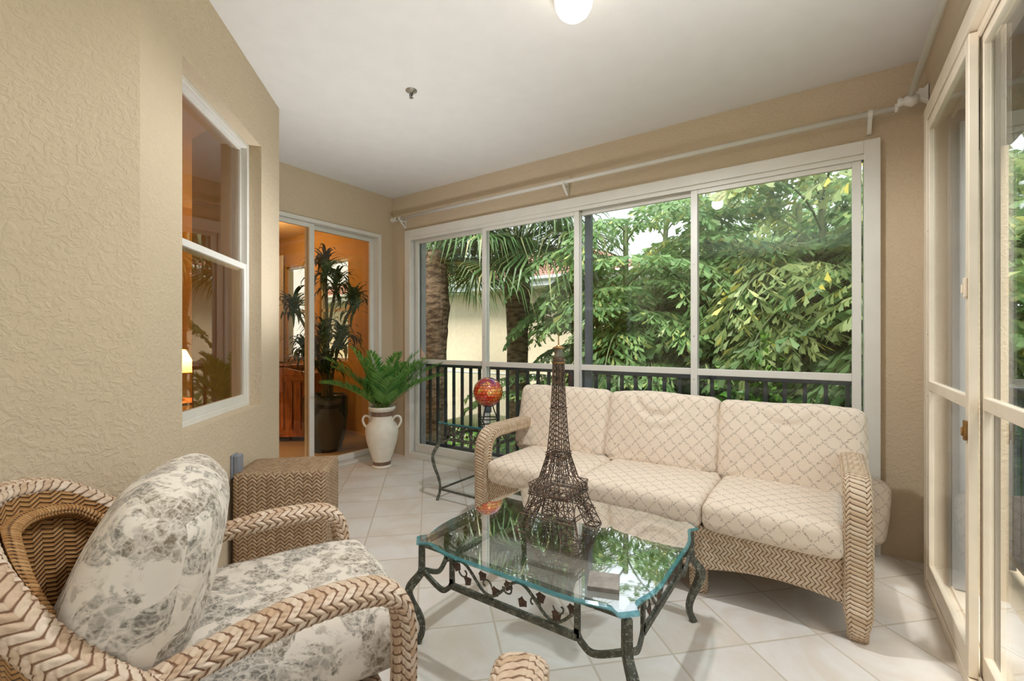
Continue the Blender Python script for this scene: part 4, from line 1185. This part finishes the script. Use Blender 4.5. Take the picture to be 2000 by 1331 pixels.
def palm(x, y, ztop, r, label, nf, seed, lean=(0, 0), skip=None, fs=1.0):
    rnd = random.Random(seed)
    rt = empty('palm_tree', (x, y, -2.9), 0, label, 'palm tree')
    h = ztop+2.9
    mb = MB(); n = 20; ms = 22; rings = []
    P = [Vector((lean[0]*(i/n)**1.5, lean[1]*(i/n)**1.5, h*i/n)) for i in range(n*2+1) if i <= n]
    rows = 90; prev = None
    for i in range(rows+1):
        t = i/rows; z = h*t; c = Vector((lean[0]*t**1.5, lean[1]*t**1.5, z)); ring = []
        rr = r*(1+.22*math.exp(-((t-.86)/.07)**2))*(.95 if t > .97 else 1)
        for k in range(ms):
            a = 2*PI*k/ms
            boot = .10*max(0, math.sin(a*5+(i % 12)/12*2*PI+(i//6)*1.7))*(1 if t > .55 else .35)
            q = rr*(1+boot*((i % 6)/6)+.04*noise.noise(Vector((a*2, z*6, seed))))
            ring.append(mb.vert(c+Vector((q*math.cos(a), q*math.sin(a), 0))))
        if prev:
            for k in range(ms): mb.face((prev[k], prev[(k+1)%ms], ring[(k+1)%ms], ring[k]))
        prev = ring
    mb.face(prev)
    mb.build('trunk', M['bark'], rt, smooth=False)
    for i in range(nf):
        az = 2*PI*i*.381966+rnd.uniform(-.15, .15); e = 1.35-1.35*(i/nf)+rnd.uniform(-.1, .1)
        if skip and math.cos(az-skip) > .1: continue
        f = MB(); st = MB()
        fan_leaf(f, st, (lean[0]+r*.4*math.cos(az), lean[1]+r*.4*math.sin(az), h-.08-.1*(i/nf)), az, e, rnd.uniform(.85, 1.1)*fs, rnd.uniform(.85, 1.05)*fs, rnd, 40, .9)
        off = len(f.v); f.v += st.v; f.cur = 1
        for q in st.f: f.face([j+off for j in q])
        f.build('frond', [M['palm'], M['stem']], rt)
palm(-4.62, 4.75, 2.5, .165, 'nearest palm with a thick trunk outside the left panel of the wide window', 44, 11, skip=-PI/2, fs=.85)
palm(-4.02, 5.98, 2.8, .165, 'palm with a scaly trunk outside the second panel, behind the wire tower', 40, 12)
palm(-8.2, 8.3, 2.6, .16, 'distant palm close to the house seen at the left of the wide window', 18, 13)

def fishtail_mesh(seed, h, nfr, spread=1.0, name='x'):
    rnd = random.Random(seed); mb = MB(); st = MB()
    for s in range(5):
        a = 2*PI*s/5+rnd.random(); b = Vector((.18*math.cos(a), .18*math.sin(a), 0)); tp = Vector((.5*spread*math.cos(a), .5*spread*math.sin(a), h*rnd.uniform(.75, .95)))
        stp = crom([b, b.lerp(tp, .5)*Vector((1, 1, 1)).x, tp], 4); st.tube(stp, .035, 6)
        for i in range(nfr):
            t = .3+.7*(i+rnd.random()*.6)/nfr; k = min(len(stp)-2, int(t*(len(stp)-1))); p = stp[k].lerp(stp[k+1], t*(len(stp)-1)-k)
            az = a+rnd.uniform(-1.9, 1.9)+(PI if i % 4 == 3 else 0); e0 = rnd.uniform(.35, 1.15)*(1 if t > .6 else .7); L = rnd.uniform(1.2, 1.9)*spread
            P = [p.copy()]; n = 12; ca, sa = math.cos(az), math.sin(az)
            e1 = e0-rnd.uniform(1.2, 1.9)
            for j in range(n):
                e = e0+(e1-e0)*(j/n); P.append(P[-1]+Vector((math.cos(e)*ca, math.cos(e)*sa, math.sin(e)))*L/n)
            st.tube(P, [.012*(1-.8*j/n)+.002 for j in range(n+1)], 4)
            side = Vector((-sa, ca, 0)); nb_ = 10
            for j in range(nb_):
                tt = .22+.78*j/(nb_-1); x = tt*n; jj = min(n-1, int(x)); q = P[jj].lerp(P[jj+1], x-jj); T = (P[jj+1]-P[jj]).normalized()
                bl = L*.27*math.sin(PI*(.2+.75*tt))**.7*rnd.uniform(.8, 1.1)
                for sg in ((-1, 1) if j < nb_-1 else (0,)):
                    bd = (T*.75+side*sg+Vector((0, 0, .1))).normalized()
                    nl = 6
                    for m in range(nl):
                        u = (m+.7)/nl; c = q+bd*bl*u+Vector((0, 0, -.25*bl*u*u))
                        for s2 in (-1, 1):
                            ld = (bd*rnd.uniform(.5, .9)+bd.cross(Vector((0, 0, 1)))*s2*rnd.uniform(.5, .9)+Vector((0, 0, -rnd.uniform(.3, 1.0)))).normalized()
                            l = .122*rnd.uniform(.7, 1.3)*spread; w = l*.17
                            sd = ld.cross(Vector((rnd.uniform(-1, 1), rnd.uniform(-1, 1), .8))).normalized()
                            a0 = mb.vert(c); a1 = mb.vert(c+ld*l*.72+sd*w); a2 = mb.vert(c+ld*l*1.02+sd*w*.35); a3 = mb.vert(c+ld*l*.86); a4 = mb.vert(c+ld*l*.78-sd*w)
                            mb.face((a0, a4, a3)); mb.face((a0, a3, a2, a1))
    return mb, st
fish = []
for k, (h, nf, sp) in enumerate(((6.45, 22, 1.1), (5.9, 21, 1.15), (3.4, 12, .95))):
    mb, st = fishtail_mesh(40+k, h, nf, sp); fish.append((mb.build('foliage', M['fish']), st.build('stem', M['stem'])))
def fishtree(x, y, k, rz, sc, label, pale=False, group='fishtail palms outside the windows'):
    rt = empty('fishtail_palm', (x, y, -2.9), rz, label, 'palm tree', group); rt.scale = (sc, sc, sc)
    for i, src in enumerate(fish[k]):
        o = src.copy(); C.objects.link(o); o.parent = rt
        if pale and i == 0:
            o.data = src.data.copy(); o.data.materials[0] = M['fish_pale']
    return rt
fishtree(-2.35, 6.5, 0, .3, 1.0, 'bright green fishtail palm filling the third panel of the wide window')
fishtree(-1.15, 7.1, 1, 1.9, 1.05, 'fishtail palm behind the mullion between the two right panels')
fishtree(.1, 6.6, 0, 4.0, 1.04, 'pale yellow green fishtail palm in the upper right panel', True)
fishtree(1.35, 6.3, 1, 2.6, 1.12, 'fishtail palm at the right edge of the wide window', False)
fishtree(-2.9, 8.4, 1, 5.1, .98, 'fishtail palm at the corner of the neighbouring house')
fishtree(.9, 8.8, 0, .9, 1.12, 'tall fishtail palm at the back of the thicket')
fishtree(-1.0, 5.5, 2, .9, 1.08, 'low fishtail palm close behind the railing')
fishtree(.5, 5.85, 2, 3.3, 1.1, 'low fishtail palm behind the railing at the right edge of the wide window')
fishtree(-2.6, 5.95, 2, 2.2, .98, 'short fishtail palm whose frond reaches over the railing beside the tower')
fishtree(4.4, 4.7, 0, 2.0, 1.0, 'fishtail palm outside the right hand sliders')
fishtree(3.6, 7.2, 1, .2, 1.1, 'fishtail palm beyond the corner of the lanai')
fishtree(5.6, 1.6, 1, 1.0, .95, 'fishtail palm out of the right hand sliders near the camera')
for a in fish:
    for o in a: D.objects.remove(o)

def leafball(name, loc, rx, ry, rz_, n, size, mat, seed, label, cat, stemh=None):
    rnd = random.Random(seed); mb = MB()
    for i in range(n):
        d = Vector((rnd.gauss(0, 1), rnd.gauss(0, 1), rnd.gauss(0, 1))).normalized(); q = rnd.uniform(.55, 1)**.6*(1+.25*noise.noise(d*2.3+Vector((seed, 0, 0))))
        c = Vector((d.x*rx*q, d.y*ry*q, d.z*rz_*q))
        u = (d+Vector((rnd.gauss(0, .6), rnd.gauss(0, .6), rnd.gauss(0, .5)-.4))).normalized(); s = u.cross(Vector((rnd.gauss(0, 1), rnd.gauss(0, 1), rnd.gauss(0, 1)))).normalized(); nn = u.cross(s)
        l = size*rnd.uniform(.7, 1.3); w = l*.24
        a0, a1, a2, a3, m_ = mb.vert(c), mb.vert(c+u*l*.5+s*w), mb.vert(c+u*l+nn*l*.12), mb.vert(c+u*l*.5-s*w), mb.vert(c+u*l*.5-nn*w*.4)
        mb.face((a0, a1, m_)); mb.face((a1, a2, m_)); mb.face((a2, a3, m_)); mb.face((a3, a0, m_))
    rt = empty(name, (loc[0], loc[1], -2.9), 0, label, cat)
    o = mb.build('foliage', mat, rt); o.location = (0, 0, loc[2]+2.9)
    st = MB(); 
    for k in range(4):
        a = 2*PI*k/4+seed; st.tube(crom([(0.05*math.cos(a), .05*math.sin(a), 0), (.2*math.cos(a), .2*math.sin(a), (loc[2]+2.9)*.5), (rx*.5*math.cos(a), ry*.5*math.sin(a), loc[2]+2.9)], 4), .05, 6)
    st.build('trunk', M['bark'], rt)
    return rt
leafball('broadleaf_tree', (-.6, 10.4, .6), 3.0, 1.5, 2.9, 9000, .26, M['broad'], 1, 'dark broadleaf tree behind the fishtail palms in the middle of the wide window', 'tree')
leafball('broadleaf_tree', (2.9, 9.6, 1.0), 2.6, 1.7, 3.1, 8000, .26, M['broad'], 2, 'dark broadleaf tree behind the fishtail palms at the right of the wide window', 'tree')
leafball('broadleaf_shrub', (-1.4, 5.9, -.9), 1.3, .9, 1.5, 4200, .17, M['broad'], 3, 'dark glossy shrub low behind the railing under the third panel', 'shrub')
leafball('broadleaf_shrub', (.7, 6.1, -.6), 1.5, 1.0, 1.6, 5200, .19, M['broad'], 4, 'dark glossy shrub behind the railing under the right panel', 'shrub')
leafball('leafy_shrub', (-.55, 5.0, -.35), .5, .45, 1.45, 2600, .10, M['shrubm'], 5, 'bright light green shrub rising beside the mullion of the two right panels', 'shrub')
leafball('leafy_shrub', (-6.9, 8.6, -2.0), 1.6, .7, 1.1, 2600, .16, M['shrubm'], 6, 'low hedge shrub by the house seen through the balusters on the left', 'shrub')
leafball('leafy_shrub', (-3.6, 9.6, -1.9), 1.4, .7, 1.2, 2200, .16, M['broad'], 7, 'low shrub by the house seen through the balusters beside the glass ball', 'shrub')
leafball('leafy_shrub', (4.3, 6.0, -1.3), 1.8, 1.3, 1.7, 4200, .18, M['shrubm'], 8, 'green shrub outside the right hand sliders', 'shrub')

# ------------------------------------------------------------------ light, sky, camera
def point(name, loc, power, col, r):
    l = D.lights.new(name, 'POINT'); l.energy = power; l.color = col; l.shadow_soft_size = r
    o = D.objects.new(name, l); C.objects.link(o); o.location = loc; return o
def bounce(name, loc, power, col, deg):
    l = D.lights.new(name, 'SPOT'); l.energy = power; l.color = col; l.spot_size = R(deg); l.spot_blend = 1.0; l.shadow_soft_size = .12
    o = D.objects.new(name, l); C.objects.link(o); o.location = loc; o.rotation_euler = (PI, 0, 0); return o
bounce('fill_spot', (-.08, .95, 1.15), 125, (.91, .945, 1), 135)  # added upward spot without a fixture, fills the room off the ceiling
bounce('fill_spot_corner', (-2.35, 1.9, .9), 78, (.91, .945, 1), 140)  # another added fixtureless spot, brightens the far ceiling
bounce('fill_spot_rear', (-.6, -1.5, 1.35), 140, (.87, .95, 1), 150)  # added unseen spot behind the camera, fill bounced from above
o = bounce('ceiling_light_beam', (-.893, 1.762, 2.585), 100, (.93, .97, 1), 172); o.rotation_euler = (0, 0, 0); o.data.spot_blend = .35; o.data.shadow_soft_size = .05
point('table_lamp_bulb', (-5.25, 1.79, 1.02), 34, (1, .62, .25), .03)
point('interior_lamp', (-5.2, -.2, 2.3), 50, (1, .78, .45), .12)
point('interior_lamp_far', (-5.9, 2.9, 2.45), 17, (1, .78, .45), .12)
W = D.worlds.new('World'); SC.world = W; W.use_nodes = True; nt = W.node_tree; nt.nodes.clear()
out = nt.nodes.new('ShaderNodeOutputWorld'); bg = nt.nodes.new('ShaderNodeBackground'); tc = nt.nodes.new('ShaderNodeTexCoord'); sp = nt.nodes.new('ShaderNodeSeparateXYZ')
mr = nt.nodes.new('ShaderNodeMapRange'); mr.inputs[1].default_value = -.05; mr.inputs[2].default_value = .6
mx = nt.nodes.new('ShaderNodeMix'); mx.data_type = 'RGBA'; mx.inputs[6].default_value = (.92, .95, 1, 1); mx.inputs[7].default_value = (.86, .93, 1, 1)
nt.links.new(tc.outputs['Generated'], sp.inputs[0]); nt.links.new(sp.outputs[2], mr.inputs[0]); nt.links.new(mr.outputs[0], mx.inputs[0]); nt.links.new(mx.outputs[2], bg.inputs[0])
bg.inputs[1].default_value = 1.9; nt.links.new(bg.outputs[0], out.inputs[0])
sun = D.lights.new('sun', 'SUN'); sun.energy = 8; sun.angle = R(25); sun.color = (1, .96, .88)
so = D.objects.new('sun', sun); C.objects.link(so); so.rotation_euler = Euler((R(28), 0, R(15)))
cam = D.cameras.new('camera'); cam.lens = 16.0; cam.sensor_width = 36; cam.clip_start = .02; cam.clip_end = 200
co = D.objects.new('camera', cam); C.objects.link(co); co.location = (0, 0, 1.22); co.rotation_euler = (R(90), 0, R(34.6)); SC.camera = co
SC.view_settings.view_transform = 'Standard'; SC.view_settings.look = 'None'; SC.view_settings.gamma = 1; SC.view_settings.exposure = .07; SC.view_settings.use_curve_mapping = False
SC.cycles.max_bounces = 7; SC.cycles.diffuse_bounces = 4; SC.cycles.transparent_max_bounces = 20; SC.cycles.use_denoising = True
SC.cycles.caustics_reflective = False; SC.cycles.caustics_refractive = False; SC.cycles.sample_clamp_indirect = 6
